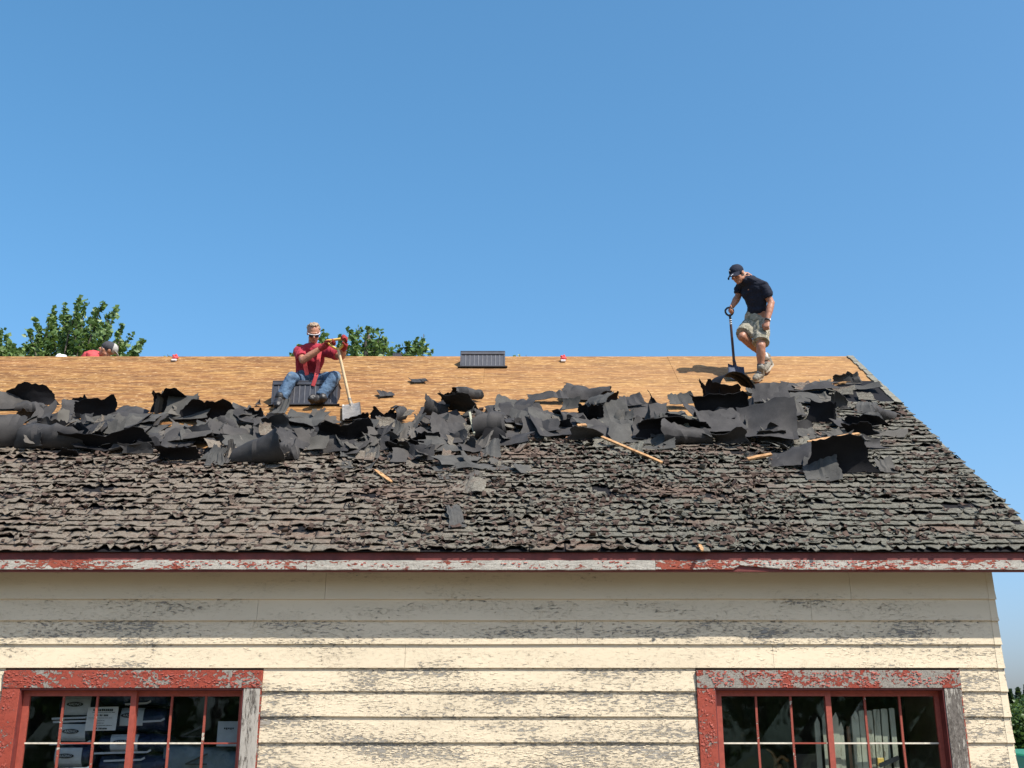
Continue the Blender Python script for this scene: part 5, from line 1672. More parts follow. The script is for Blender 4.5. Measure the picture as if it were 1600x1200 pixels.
for hp, kn, an, he, to in ((hipN, knN, anN, heN, toN), (hipF, knF, anF, heF, toF)):
    b.tube([hp, (hp + kn) / 2, kn], [.090, .074, .056], 14, sub=3)
    b.tube([kn, kn * .68 + an * .32, kn * .3 + an * .7, an], [.055, .058, .043, .036], 14, sub=3)
    b.tube([an, he * .5 + to * .5, to * .9 + he * .1], [.035, .036, .028], 10, sub=2)
fuse(b, 'body', 'skin2', man2, .006, .002, 25, 3)
face_bits(man2, hc2, r2, f2, u2, 1.0)
b = MB()
b.ball(hc2 - f2 * .030 - u2 * .002, r2 * .078, f2 * .075, u2 * .075, 14, 9)
b.ball(hc2 - f2 * .070 - u2 * .045, r2 * .055, f2 * .03, u2 * .035, 12, 8)
fuse(b, 'hair', 'greyhair', man2, .006, .006, 50, 1)
# cap
b = MB()
hq = lambda a_, b_, d: hc2 + r2 * a_ + f2 * b_ + u2 * d
b.ball(hq(0, -.006, .046), r2 * .089, f2 * .110, u2 * .090, 20, 12)
b.ball(hq(0, .012, .135), r2 * .007, f2 * .007, u2 * .005, 8, 5)
cap = fuse(b, 'cap', 'navycap', man2, .006, .002, 20, 1)
V = []; F = []
for i in range(11):
    a_ = math.radians(-70 + 14 * i); 
    e = (math.cos(a_)) ** .6
    x0, y0 = math.sin(a_) * .088, .02 + math.cos(a_) * .085
    x1, y1 = math.sin(a_) * .092, .02 + math.cos(a_) * .085 + .080 * e
    dz = -.018 * math.sin(a_) ** 2
    for (xx, yy, zz) in ((x0, y0, .050 + dz), (x1, y1, .022 + dz * 2), (x1, y1, .016 + dz * 2), (x0, y0, .042 + dz)):
        V.append(hq(xx, yy, zz))
for i in range(10):
    for k in range(4):
        F.append((i * 4 + k, i * 4 + (k + 1) % 4, i * 4 + 4 + (k + 1) % 4, i * 4 + 4 + k))
F.append((3, 2, 1, 0)); F.append(tuple(40 + k for k in range(4)))
MB().add(V, F).build('visor', 'navycap', cap)
for (p0_, p1_, ww) in ((hq(.025, .096, .085), hq(.004, .099, .082), .010), (hq(.006, .098, .090), hq(.022, .092, .098), .008), (hq(-.048, .142, .028), hq(-.020, .163, .022), .010)):
    strap(cap, [p0_ + f2 * .004 + u2 * .004, p1_ + f2 * .004 + u2 * .004], ww, f2 + u2 * .8, 'white', 'emblem', .002)
# shirt
b = MB()
b.tube([pel + A(0, 0, -.03), pel + A(0, 0, .05), wst, cst, nck - A(0, 0, .05)], [.166, .160, .145, .176, .095], 20, flat=.74, axis=ax2, sub=4, round_ends=False)
b.tube([shN, nck - A(0, 0, .045), shF], [.078, .080, .072], 14, sub=3)
for sh, el in ((shN, elN), (shF, elF)):
    e = sh + (el - sh) * .70
    b.tube([cst * .5 + sh * .5, sh, e], [.070, .078, .070], 16, sub=3, round_ends=False)
b.tube([nck - A(0, 0, .06), nck - A(0, 0, .012)], [.085, .070], 16)
fuse(b, 'shirt', 'navytee', man2, .007, .015, 7, 3, (1, 1, 1.5))
# shorts
b = MB()
b.tube([pel + A(0, 0, .04), pel - A(0, 0, .05), pel - A(0, 0, .11)], [.165, .172, .13], 18, flat=.82, axis=ax2, sub=3)
for hp, kn in ((hipN, knN), (hipF, knF)):
    b.tube([hp, (hp + kn) / 2, hp * .14 + kn * .86], [.110, .108, .108], 16, sub=3, round_ends=False)
fuse(b, 'shorts', 'camo', man2, .007, .014, 9, 3)
for an, kn, he, to in ((anN, knN, heN, toN), (anF, knF, heF, toF)):
    n = nrm(np.cross(np.cross(to - he, an - he), to - he)); n = n if np.dot(n, an - he) > 0 else -n
    b = MB(); boot(b, an - nrm(kn - an) * -.0, he, to, n, 1.05, .03)
    o = fuse(b, 'shoe', 'shoe', man2, .006, .004, 30, 2)
    sole(o, he, to, n, 'shoesole', .046)
    d = nrm(kn - an)
    b = MB(); b.tube([an + d * .01, an + d * .075], [.048, .046], 14, round_ends=False)
    b.build('sock', 'leather' if an is anN else 'sock', man2, True)
    for q in range(4):
        c_ = to * (.35 + q * .13) + he * (.65 - q * .13) + n * (.098 - q * .010); sx = nrm(np.cross(to - he, n)) * .024
        b = MB(); b.tube([c_ - sx, c_ + n * .006, c_ + sx], [.0035] * 3, 6); b.build('lace', 'white' if q % 2 else 'leather', o, True)
wr = haN - nrm(haN - elN) * .075; d = nrm(haN - elN)
b = MB(); b.tube([wr - d * .012, wr + d * .012], [.037, .037], 16, round_ends=False)
wt = b.build('watch', 'leather', man2, True)
b = MB(); b.ball(wr + A(.030, -.018, .0), A(.008, -.004, 0) , A(.008, .014, 0), A(0, 0, .016), 10, 7); b.build('watch_face', 'white', wt, True)

# his shovel
top2 = P(1139.5, 486, 13.655); neck2 = P(1141, 497, 13.68); end2 = P(1147.5, 572, 13.83)
shv2 = thing('shovel', R(1150, 592), 'black square shovel with D handle standing before the standing person', 'shovel', 'roofing shovels')
b = MB(); b.tube([neck2 * .85 + end2 * .15, end2 + nrm(end2 - neck2) * .03], [.0165, .018], 12)
b.build('shaft', 'handledark', shv2, True)
b = MB(); b.tube([neck2, neck2 * .84 + end2 * .16], [.0155, .0155], 12); b.build('upper_shaft', 'leather', shv2, True)
for q in (.03, .075, .115):
    b = MB(); a0_ = neck2 * (1 - q) + end2 * q; b.tube([a0_, a0_ * .98 + end2 * .02], [.0175, .0175], 12, round_ends=False); b.build('sticker', 'whitetape', shv2, True)
b = MB(); ring = []
xd = nrm(A(1, -.15, 0)); zd = nrm(neck2 - end2)
for i in range(15):
    a_ = math.radians(-90 + 360 * i / 14); ring.append(top2 + xd * math.cos(a_) * .050 + zd * (math.sin(a_) * .058 + (-.012 if math.sin(a_) > .6 else 0)))
b.tube(ring, [.013] * 15, 10); b.tube([neck2, top2 - zd * .055], [.016, .015], 10)
fuse(b, 'handle', 'leather', shv2, .0045, 0, 1, 1)
bt = P(1149, 573, 13.84)
shovel_blade(shv2, bt, R(1151, 593, .03), .215, 'darksteel', A(.15, -1, .4), end2 - nrm(end2 - neck2) * .07)

# ---- the person behind the ridge, bent over on the far slope
hc3 = P(168.5, 547.5, 15.05)
man3 = thing('person', (hc3[0] - .5, 15.5, RIDGE_Z - .62), 'person in red shirt and backwards grey cap half hidden behind the ridge', 'person')
b = MB()
fw3 = nrm(A(-.75, -.2, -.55)); up3 = nrm(A(.35, -.1, .9))
r3, f3, u3 = head(b, hc3, fw3, up3, 1.0)
bk = P(147, 562, 15.15); pv = bk + A(-.42, .30, -.38)
b.tube([bk, hc3 - u3 * .10 - f3 * .03 + A(-.03, 0, -.03), hc3 - u3 * .04], [.08, .06, .055], 12, sub=3)
b.tube([pv, pv * .5 + bk * .5, bk], [.15, .14, .14], 16, flat=.75, axis=(0, 0, 1), sub=3)
sA, sB = bk + A(.05, -.14, -.02), bk + A(.05, .16, -.02)
hands3 = [hc3 + A(.05, .12, -.42), hc3 + A(.05, .42, -.55)]
for sh, ha in zip((sA, sB), hands3):
    el = (sh + ha) / 2 + A(-.02, .06, -.06)
    b.tube([bk * .4 + sh * .6, sh, el], [.06, .055, .042], 12, sub=3); b.tube([el, ha], [.042, .030], 12)
    hand(b, ha, ha - el, A(0, 0, -1), A(0, -1, 0), 40, 1.0)
kn3 = [pv + A(.30, -.10, -.20), pv + A(.30, .22, -.30)]; an3 = [pv + A(-.06, -.02, -.36), pv + A(-.06, .28, -.52)]
for kn, an in zip(kn3, an3):
    b.tube([pv + A(0, 0, -.03), kn], [.09, .06], 12); b.tube([kn, an], [.058, .038], 12)
fuse(b, 'body', 'skin2', man3, .009, .002, 25, 2)
face_bits(man3, hc3, r3, f3, u3, 1.0)
b = MB(); b.tube([pv + A(.04, 0, .02), pv * .5 + bk * .5, bk, bk * .55 + hc3 * .45 - A(0, 0, .06)], [.165, .16, .165, .08], 18, flat=.8, axis=(0, 0, 1), sub=3)
for sh, ha in zip((sA, sB), hands3): b.tube([bk * .5 + sh * .5, sh, sh * .55 + ((sh + ha) / 2 + A(-.02, .06, -.06)) * .45], [.07, .072, .066], 14, sub=2)
fuse(b, 'shirt', 'redbright', man3, .009, .02, 9, 2)
b = MB(); b.ball(pv, A(.17, 0, 0), A(0, .17, 0), A(0, 0, .15))
for kn, an in zip(kn3, an3):
    b.tube([pv + A(0, 0, -.03), kn], [.11, .085], 14); b.tube([kn, an], [.08, .07], 14)
fuse(b, 'trousers', 'tanwork', man3, .010, .02, 9, 2)
for an in an3:
    b = MB(); boot(b, an, an + A(-.04, 0, -.06), an + A(-.24, .03, -.12), up, 1.05, .04); fuse(b, 'boot', 'leather', man3, .010, 0, 9, 1)
b = MB(); b.ball(hc3 - f3 * .004 + u3 * .045, r3 * .088, f3 * .108, u3 * .088, 18, 12)
cap3 = fuse(b, 'cap', 'darkgrey', man3, .007, .002, 20, 1)
b = MB(); b.ball(hc3 - f3 * .045 + u3 * .046, r3 * .082, f3 * .078, u3 * .082, 16, 10)
b.build('mesh_back', 'greymesh', cap3, True)
b = MB(); b.tube([hc3 - f3 * .085 + u3 * .03, hc3 - f3 * .135 + u3 * .0, hc3 - f3 * .165 - u3 * .022], [.070, .075, .040], 14, flat=.12, axis=u3 + f3 * -.5, sub=3)
b.build('visor', 'greymesh', cap3, True)

# ------------------------------------------------------------------ trees
def leaf_cloud(pts, sizes, seed, droop=.3):
    """many small bent leaves, one diamond of four triangles each"""
    r = np.random.default_rng(seed)
    n = len(pts); pts = np.asarray(pts)
    d = r.normal(size=(n, 3)); d[:, 2] = d[:, 2] * .5 - droop * r.random(n); d /= np.linalg.norm(d, axis=1, keepdims=True)
    q = r.normal(size=(n, 3)); q[:, 2] += .6; sd = np.cross(d, q); sd /= (np.linalg.norm(sd, axis=1, keepdims=True) + 1e-9)
    nn_ = np.cross(sd, d)
    L = np.asarray(sizes)[:, None]
    a = pts - d * L * .5; b = pts + sd * L * .40 - nn_ * L * .10; c = pts + d * L * .55; e = pts - sd * L * .40 - nn_ * L * .10; m = pts + d * L * .02 + nn_ * L * .05
    V = np.stack([a, b, c, e, m], 1).reshape(-1, 3)
    o = (np.arange(n) * 5)[:, None]
    F = np.concatenate([o + np.array([[0, 1, 4]]), o + np.array([[1, 2, 4]]), o + np.array([[2, 3, 4]]), o + np.array([[3, 0, 4]])], 0)
    return V, F

def fast_mesh(name, V, F, mat, parent):
    V = V - wpos(parent)
    me = bpy.data.meshes.new(name)
    me.vertices.add(len(V)); me.vertices.foreach_set('co', V.ravel())
    k = F.shape[1]
    me.loops.add(F.size); me.loops.foreach_set('vertex_index', F.ravel().astype(np.int32))
    me.polygons.add(len(F)); me.polygons.foreach_set('loop_start', np.arange(0, F.size, k, dtype=np.int32))
    try: me.polygons.foreach_set('loop_total', np.full(len(F), k, dtype=np.int32))
    except Exception: pass
    me.update(calc_edges=True); me.validate()
    me.materials.append(MAT[mat])
    o = bpy.data.objects.new(name, me); COL.objects.link(o); o.parent = parent
    WPOS[o.name] = wpos(parent)
    return o

def tree(name, base, label, top_c, shoots, seed, leaf='leaf', size=.13, per=34, fillr=2.6, fill_n=130, zfill=(5.5, 10.0), group='trees behind the building', trunk_r=.24):
    """shoots = tips of leafy leaders; each leader runs from the crown's heart to its tip and carries leaf clusters"""
    r = random.Random(seed)
    base = np.array(base, float); top_c = np.array(top_c, float)
    t = thing(name, base, label, 'tree', group)
    b = MB()
    fork = base * .45 + top_c * .55 + A(.1, 0, 0)
    b.tube([base, base * .6 + fork * .4 + A(.12, .05, 0), fork, top_c], [trunk_r * 1.25, trunk_r, trunk_r * .75, trunk_r * .35], 10, sub=4)
    b.build('trunk', 'bark', t, True)
    allp = list(shoots)
    for _ in range(fill_n):
        a_ = r.uniform(0, 6.283); rr = fillr * math.sqrt(r.random()); z = r.uniform(*zfill)
        k = 1 - ((z - zfill[0]) / (zfill[1] - zfill[0])) ** 2 * .55
        allp.append((np.array([base[0] + rr * k * math.cos(a_), base[1] + rr * k * math.sin(a_), z]), r.uniform(.25, .42)))
    pts, sz = [], []
    lb = MB()
    for i, (tip, rad) in enumerate(allp):
        tip = np.array(tip)
        lead = i < len(shoots)
        h = (top_c * .5 + fork * .5) * .62 + np.array([tip[0], tip[1], min(tip[2] - .9, top_c[2] - .6)]) * .38 if lead else fork + (top_c - fork) * min(1, max(0, (tip[2] - fork[2]) / (top_c[2] - fork[2] + .1) - .25))
        midp = h * .45 + tip * .55 + np.array([r.uniform(-.3, .3), r.uniform(-.3, .3), -.35 if lead else -.2])
        if lead or i % 4 == 0:
            lb.tube([h, midp, tip], [.045 if lead else .035, .024, .008], 5, sub=3)
        nleaf = int(per * (1.6 if lead else 1.0))
        for k in range(nleaf):
            u = r.random() ** (.55 if lead else .6)
            p_ = (1 - u) ** 2 * h + 2 * u * (1 - u) * midp + u * u * tip if lead else midp * (1 - u) + tip * u
            ww = rad * (1.0 - .55 * u if lead else 1.0)
            g_ = np.array([r.gauss(0, 1), r.gauss(0, 1), r.gauss(0, .8)]) * ww * .55
            pts.append(p_ + g_); sz.append(size * r.uniform(.65, 1.25))
    lb.build('limb', 'bark', t, True)
    V, F = leaf_cloud(pts, sz, seed)
    fast_mesh('crown', V, F, leaf, t)
    return t

def shoots_px(lst, Y, seed, rad=(.13, .21), extra=0):
    r = random.Random(seed); out = []
    for (px, py) in lst:
        out.append((P(px, py, Y + r.uniform(-1.0, 1.0)), r.uniform(*rad)))
    for _ in range(extra):
        px, py = r.choice(lst)
        out.append((P(px + r.uniform(-16, 16), py + r.uniform(12, 40), Y + r.uniform(-1.5, 1.5)), r.uniform(*rad)))
    return out
TY = 31.0
tl = [(126, 463), (132, 470), (121, 476), (99, 474), (84, 480), (78, 492), (104, 486), (160, 474), (181, 480), (150, 482), (170, 490), (142, 500), (112, 500), (56, 500), (62, 512), (45, 515), (88, 508), (190, 505), (186, 516), (205, 522), (224, 530), (216, 538), (170, 512), (150, 516), (128, 520), (100, 524), (72, 526), (40, 534), (24, 543), (190, 532), (34, 546), (18, 549), (48, 538), (60, 528), (210, 546), (28, 551)]
bx = P(118, 560, TY)
tree('maple_tree', (bx[0], TY, 0), 'large leafy maple with upright sprays behind the ridge at left', (bx[0], TY, P(118, 530, TY)[2]), shoots_px(tl, TY, 4, extra=10), 4, per=78, fillr=2.2, fill_n=110, zfill=(5.0, P(118, 566, TY)[2]), size=.165)
tl = [(0, 513), (-14, 505), (-30, 500), (10, 524), (14, 534), (-8, 522), (-45, 510), (-60, 520), (4, 545), (18, 540), (12, 548), (20, 550)]
bx = P(-40, 560, TY)
tree('maple_tree', (bx[0], TY + 1.5, 0), 'leafy tree cut off by the left edge of the photograph', (bx[0], TY + 1.5, P(-40, 530, TY)[2]), shoots_px(tl, TY + 1.0, 8, extra=16), 8, per=110, fillr=1.7, fill_n=100, zfill=(5.0, P(0, 545, TY)[2]), size=.165)
tl = [(505, 518), (512, 532), (500, 528), (536, 522), (548, 516), (560, 512), (575, 512), (585, 514), (596, 520), (602, 530), (590, 530), (570, 526), (552, 528), (530, 540), (612, 545), (625, 538), (640, 534), (652, 528), (662, 522), (656, 536), (666, 540), (674, 548), (645, 545), (600, 545), (575, 542), (546, 545), (518, 548), (460, 545), (466, 538), (456, 552)]
bx = P(580, 560, TY)
tree('maple_tree', (bx[0], TY - 1, 0), 'leafy tree showing in two humps behind the seated person', (bx[0], TY - 1, P(580, 545, TY)[2]), shoots_px(tl, TY - 1, 12, extra=12), 12, per=66, fillr=2.2, fill_n=110, zfill=(5.0, P(580, 566, TY)[2]), size=.15)
tl = [(812, 553), (822, 555), (806, 557)]
bx = P(815, 560, TY)
tree('young_tree', (bx[0], TY + 2, 0), 'treetop of which only tiny tips show right of the ridge vent', (bx[0], TY + 2, P(815, 562, TY)[2]), shoots_px(tl, TY + 2, 15, rad=(.10, .14)), 15, per=30, fillr=1.2, fill_n=50, zfill=(5.0, P(815, 572, TY)[2]), trunk_r=.12)
tl = [(262, 554), (256, 556), (268, 557)]
bx = P(262, 560, TY)
tree('young_tree', (bx[0], TY + 3, 0), 'treetop of which a dark tip shows beside the left packet', (bx[0], TY + 3, P(262, 562, TY)[2]), shoots_px(tl, TY + 3, 16, rad=(.08, .12)), 16, per=20, fillr=1.2, fill_n=40, zfill=(5.0, P(262, 572, TY)[2]), trunk_r=.12)

# trees beyond the right hand corner
def round_tree(base, h, rad, seed, label, leaf='leaf2', n=9000, size=.35, group='trees beyond the right corner'):
    r = np.random.default_rng(seed); base = np.array(base, float)
    t = thing('broadleaf_tree', base, label, 'tree', group)
    MB().tube([base, base + A(.1, 0, h * .35), base + A(0, 0, h * .8)], [.32, .24, .08], 9, sub=3).build('trunk', 'bark', t, True)
    lobes = []
    for k in range(34):
        a_ = r.uniform(0, 6.283); z = r.uniform(.12, .93); rr = rad * math.sqrt(max(.02, 1 - ((z - .45) / .55) ** 2)) * r.uniform(.55, 1.0)
        lobes.append((base + A(rr * math.cos(a_), rr * math.sin(a_), z * h), rad * r.uniform(.22, .40)))
    per = n // len(lobes); P_ = []
    for c_, q in lobes:
        d = r.normal(size=(per, 3)); d /= np.linalg.norm(d, axis=1, keepdims=True)
        P_.append(c_ + d * (q * r.uniform(.55, 1.08, size=(per, 1))) * A(1, 1, .8))
    P_ = np.vstack(P_)
    V, F = leaf_cloud(P_, r.uniform(.6, 1.3, len(P_)) * size, seed)
    fast_mesh('crown', V, F, leaf, t)
    return t
def conifer(base, h, rad, seed, label, group='dark conifers beyond the right corner'):
    r = np.random.default_rng(seed); base = np.array(base, float)
    t = thing('conifer_tree', base, label, 'tree', group)
    MB().tube([base, base + A(0, 0, h)], [.25, .03], 8).build('trunk', 'bark', t, True)
    P_ = []
    for k in range(5200):
        z = 1 - r.random() ** .6 * .9; a_ = r.uniform(0, 6.283); lay = (z * 16) % 1
        rr = rad * (1 - z) * (.55 + .45 * (1 - lay)) * (1 + .25 * math.sin(a_ * 5 + seed)) * math.sqrt(r.random())
        P_.append(base + A(rr * math.cos(a_), rr * math.sin(a_), z * h - rr * .25))
    V, F = leaf_cloud(np.array(P_), r.uniform(.25, .6, len(P_)), seed, .6)
    fast_mesh('crown', V, F, 'needle', t)
    return t
Yc = 105.0
for i, (px, py) in enumerate(((1578, 1078), (1590, 1074), (1602, 1070), (1614, 1076), (1628, 1072), (1566, 1082), (1645, 1078), (1552, 1080))):
    tp = P(px, py, Yc + (i % 3) * 4)
    conifer((tp[0], tp[1], -.3), tp[2] + .3, 2.6 + (i % 3) * .4, 40 + i, ['distant dark conifer showing just right of the house corner', 'distant dark conifer in the middle of the strip right of the house', 'distant dark conifer nearest the right edge of the photograph', 'first distant conifer hidden past the right photograph edge', 'second distant conifer hidden past the right photograph edge', 'first distant conifer hidden behind the house corner', 'last distant conifer of the row past the right photograph edge', 'second distant conifer hidden behind the house corner'][i])
round_tree((P(1586, 1150, 62)[0], 62, -.2), P(1586, 1093, 62)[2] + .2, 2.0, 61, 'bright green bushy tree right beside the house corner', n=11000, size=.22)
round_tree((P(1606, 1150, 60)[0], 60, -.2), P(1606, 1102, 60)[2] + .2, 2.2, 62, 'green bushy tree cut off by the right edge of the photograph', n=11000, size=.22)
round_tree((P(1640, 1150, 66)[0], 66, -.2), P(1640, 1095, 66)[2] + .2, 2.6, 63, 'green bushy tree farthest right past the photograph edge', n=9000, size=.25)
round_tree((P(1550, 1150, 70)[0], 70, -.2), P(1550, 1105, 70)[2] + .2, 2.4, 64, 'green bushy tree mostly hidden by the house corner', n=9000, size=.25)
# the wooded edge of the yard behind the photographer, which the panes mirror
for i in range(9):
    x = -26 + i * 6.5
    round_tree((x, -30 - (i % 3) * 3, -.2), 9.5 + (i * 7 % 4), 4.2, 80 + i, 'leafy tree number %s from the left in the row across the yard' % ['one', 'two', 'three', 'four', 'five', 'six', 'seven', 'eight', 'nine'][i], leaf='leaf', n=2600, size=.55, group='trees across the yard')

# ------------------------------------------------------------------ the green machine at the right edge
tp = P(1601, 1166, 21.0)
tc = A(tp[0] + .35, 21.6, 0)
tr_ = thing('tractor', tc, 'green tractor with a yellow stripe peeping out past the right house corner', 'tractor')
b = MB()
def T(x, y, z): return tc + A(x, y, z)
zt_ = tp[2]
b.hexa([T(-.34, -.70, zt_ - .75), T(.50, -.70, zt_ - .75), T(.60, 1.3, zt_ - .70), T(-.40, 1.3, zt_ - .70), T(-.22, -.58, zt_ - .16), T(.38, -.58, zt_ - .16), T(.46, 1.3, zt_ - .02), T(-.28, 1.3, zt_ - .02)])
o = b.build('hood', 'tractor', tr_); bv = o.modifiers.new('b', 'BEVEL'); bv.width = .06; bv.segments = 3
b = MB(); b.hexa([T(-.30, -.735, zt_ - .72), T(.46, -.735, zt_ - .72), T(.46, -.705, zt_ - .72), T(-.30, -.705, zt_ - .72), T(-.20, -.655, zt_ - .36), T(.36, -.655, zt_ - .36), T(.36, -.625, zt_ - .36), T(-.20, -.625, zt_ - .36)])
b.build('grille', 'blackmetal', tr_)
strap(tr_, [T(-.22, -.632, zt_ - .26), T(.10, -.632, zt_ - .28), T(.40, -.632, zt_ - .26)], .045, A(0, -1, .25), 'yellow', 'stripe')
b = MB(); b.box(*(tc[0] + np.array([-.35, .55])), tc[1] - .5, tc[1] + 2.6, .55, .95); b.build('chassis', 'blackmetal', tr_)
for sx in (-.62, .82):
    for (yy, rad_, ww) in ((-.2, .42, .22), (2.1, .78, .36)):
        b = MB(); c_ = T(sx, yy, rad_)
        b.tube([c_ - A(ww / 2, 0, 0), c_ - A(ww * .3, 0, 0), c_ + A(ww * .3, 0, 0), c_ + A(ww / 2, 0, 0)], [rad_ * .86, rad_, rad_, rad_ * .86], 28, round_ends=False)
        wh = b.build('wheel', 'tyre', tr_)
        b = MB(); b.tube([c_ - A(ww / 2 + .012, 0, 0), c_ + A(ww / 2 + .012, 0, 0)], [rad_ * .55] * 2, 20, round_ends=False); b.build('rim', 'yellow', wh)
b = MB(); b.box(tc[0] - .15, tc[0] + .35, tc[1] + 1.7, tc[1] + 2.2, 1.1, 1.2); b.box(tc[0] - .15, tc[0] + .35, tc[1] + 2.15, tc[1] + 2.25, 1.2, 1.6); b.build('seat', 'yellow', tr_)
b = MB(); b.tube([T(.1, 1.35, 1.25), T(.1, 1.5, 1.5)], [.02, .02], 8); ring = [T(.1, 1.5, 1.5) + A(.17 * math.cos(a_), .05 * math.sin(a_), .16 * math.sin(a_)) for a_ in np.linspace(0, 6.283, 15)]; b.tube(ring, [.015] * 15, 6); b.build('steering_wheel', 'blackmetal', tr_, True)
for sx in (-.66, .86):
    b = MB(); q = [T(sx, 2.1 + .9 * math.cos(a_), .78 + .88 * math.sin(a_)) for a_ in np.linspace(.3, 2.9, 9)]; strap(tr_, q, .42, [nrm(p_ - T(sx, 2.1, .78)) for p_ in q], 'tractor', 'fender', .02)

# ------------------------------------------------------------------ things inside, seen through the panes
def WX(px, Y, z=1.95):
    dep = Y * math.cos(PITCH) + (z - CAMZ) * math.sin(PITCH)
    return (px - 800) / FPX * dep
def inner_pt(px, py, Y): return P(px, py, Y)
bench = thing('bench', (-3.3, 10.6, .06), 'wooden bench inside the left window under the stacked packages', 'bench')
b = MB(); b.box(-4.25, -2.35, 10.22, 11.2, .86, .90); b.build('top', 'brownwood', bench)
for x in (-4.2, -2.45):
    for y in (10.27, 11.1):
        b = MB(); b.box(x, x + .06, y, y + .06, .06, .859); b.build('leg', 'brownwood', bench)
def text_mesh(txt, size, origin, xdir, zdir, mat, parent, name='lettering', width=None):
    cu = bpy.data.curves.new('t', 'FONT'); cu.body = txt; cu.size = size; cu.align_x = 'CENTER'; cu.align_y = 'CENTER'
    to = bpy.data.objects.new('t', cu); COL.objects.link(to); C.view_layer.update()
    me = bpy.data.meshes.new_from_object(to.evaluated_get(C.evaluated_depsgraph_get()))
    bpy.data.objects.remove(to)
    co = np.array([v.co[:] for v in me.vertices])
    if len(co) == 0: return
    if width: co[:, 0] *= width / max(1e-6, co[:, 0].max() - co[:, 0].min())
    Wd = np.array(origin) + np.outer(co[:, 0], nrm(xdir)) + np.outer(co[:, 1], nrm(zdir)) - wpos(parent)
    for v, p_ in zip(me.vertices, Wd): v.co = p_
    me.materials.clear(); me.materials.append(MAT[mat]); me.name = name
    o = bpy.data.objects.new(name, me); COL.objects.link(o); o.parent = parent
    WPOS[o.name] = wpos(parent)
def package(pxl, pxr, pyt, pyb, Y, label, lab=None, seam=None, seed=0):
    r = random.Random(seed)
    a_ = inner_pt(pxl, pyb, Y); c_ = inner_pt(pxr, pyt, Y)
    x0, x1, z0, z1 = a_[0], c_[0], a_[2], c_[2]
    t = thing('wrapped_package', ((x0 + x1) / 2, Y + .2, z0), label, 'package', 'navy wrapped packages stacked inside the left window')
    b = MB(); b.tube([A(x0 + .03, Y + .2, (z0 + z1) / 2), A(x0 + .06, Y + .2, (z0 + z1) / 2), A(x1 - .06, Y + .2, (z0 + z1) / 2), A(x1 - .03, Y + .2, (z0 + z1) / 2)], [.16, .2, .2, .16], 20, flat=(z1 - z0) / .40 * .98, axis=(0, 0, 1), sub=3, round_ends=False)
    fuse(b, 'wrap', 'navybag', t, .012, .012, 9, 2)
    yf_ = Y - .012
    if lab:
        l0, l1, fz0, fz1, txt = lab
        lx0, lx1 = inner_pt(l0, pyb, Y)[0], inner_pt(l1, pyb, Y)[0]; lz0 = z0 + (z1 - z0) * fz0; lz1 = z0 + (z1 - z0) * fz1
        b = MB(); n_ = 6; V = []
        for i in range(n_ + 1):
            z_ = lz0 + (lz1 - lz0) * i / n_; y_ = yf_ + .05 * abs((z_ - (z0 + z1) / 2) / (z1 - z0) * 2) ** 3
            V += [(lx0, y_, z_), (lx1, y_, z_)]
        F = [(2 * i, 2 * i + 1, 2 * i + 3, 2 * i + 2) for i in range(n_)]
        la = MB().add(V, F).build('label', 'baglabel', t)
        cx_, cz_ = (lx0 + lx1) / 2 - .02, (lz0 + lz1) / 2 + .01
        V = [(cx_ + .072 * math.cos(q), yf_ - .006, cz_ + .020 * math.sin(q)) for q in np.linspace(0, 6.283, 28)[:-1]]
        MB().add(V, [tuple(range(27))]).build('oval_mark', 'ink', la)
        text_mesh(txt, .030, (cx_, yf_ - .008, cz_), (1, 0, 0), (0, 0, 1), 'baglabel', la, width=.105)
    if seam:
        s0_, s1_, f_ = seam
        sx0, sx1 = inner_pt(s0_, pyb, Y)[0], inner_pt(s1_, pyb, Y)[0]; z_ = z0 + (z1 - z0) * f_
        strap(t, [A(sx0, yf_ + .0, z_ - .006), A((sx0 + sx1) / 2, yf_ - .006, z_), A(sx1 - .03, yf_ - .004, z_ + .004), A(sx1, yf_, z_ + .022)], .016, A(0, -1, 0), 'whitestrip', 'seam', .003)
YP = 10.26
W_ = 'AADNO'
package(82, 142, 1082, 1122, YP, 'top package of the left stack behind the left window', (99, 140, .12, .85, W_), (82, 140, .0), 1)
package(80, 146, 1122, 1160, YP, 'second package from the top in the left stack', (94, 132, .05, .75, W_), (80, 138, .86), 2)
package(74, 147, 1161, 1198, YP, 'third package from the top in the left stack', (84, 126, .0, .80, W_), (74, 138, .98), 3)
package(72, 147, 1199, 1240, YP, 'lower package of the left stack near the sill', (84, 126, .1, .8, W_), (74, 138, .95), 4)
package(70, 147, 1241, 1300, YP, 'lowest package of the left stack on the bench', None, None, 5)
package(148, 262, 1062, 1102, YP + .03, 'top package of the right stack behind the left window', None, (196, 236, .06), 6)
package(148, 262, 1104, 1144, YP + .03, 'second package from the top in the right stack', (186, 222, .25, .95, W_), (212, 256, .42), 7)
package(148, 262, 1145, 1176, YP + .03, 'third package from the top in the right stack', (171, 214, .0, .92, W_), (148, 236, .0), 8)
package(148, 262, 1177, 1216, YP + .03, 'fourth package from the top in the right stack', (171, 214, -.02, .2, W_), (160, 224, .72), 9)
package(148, 262, 1217, 1300, YP + .03, 'lowest package of the right stack on the bench', None, None, 10)
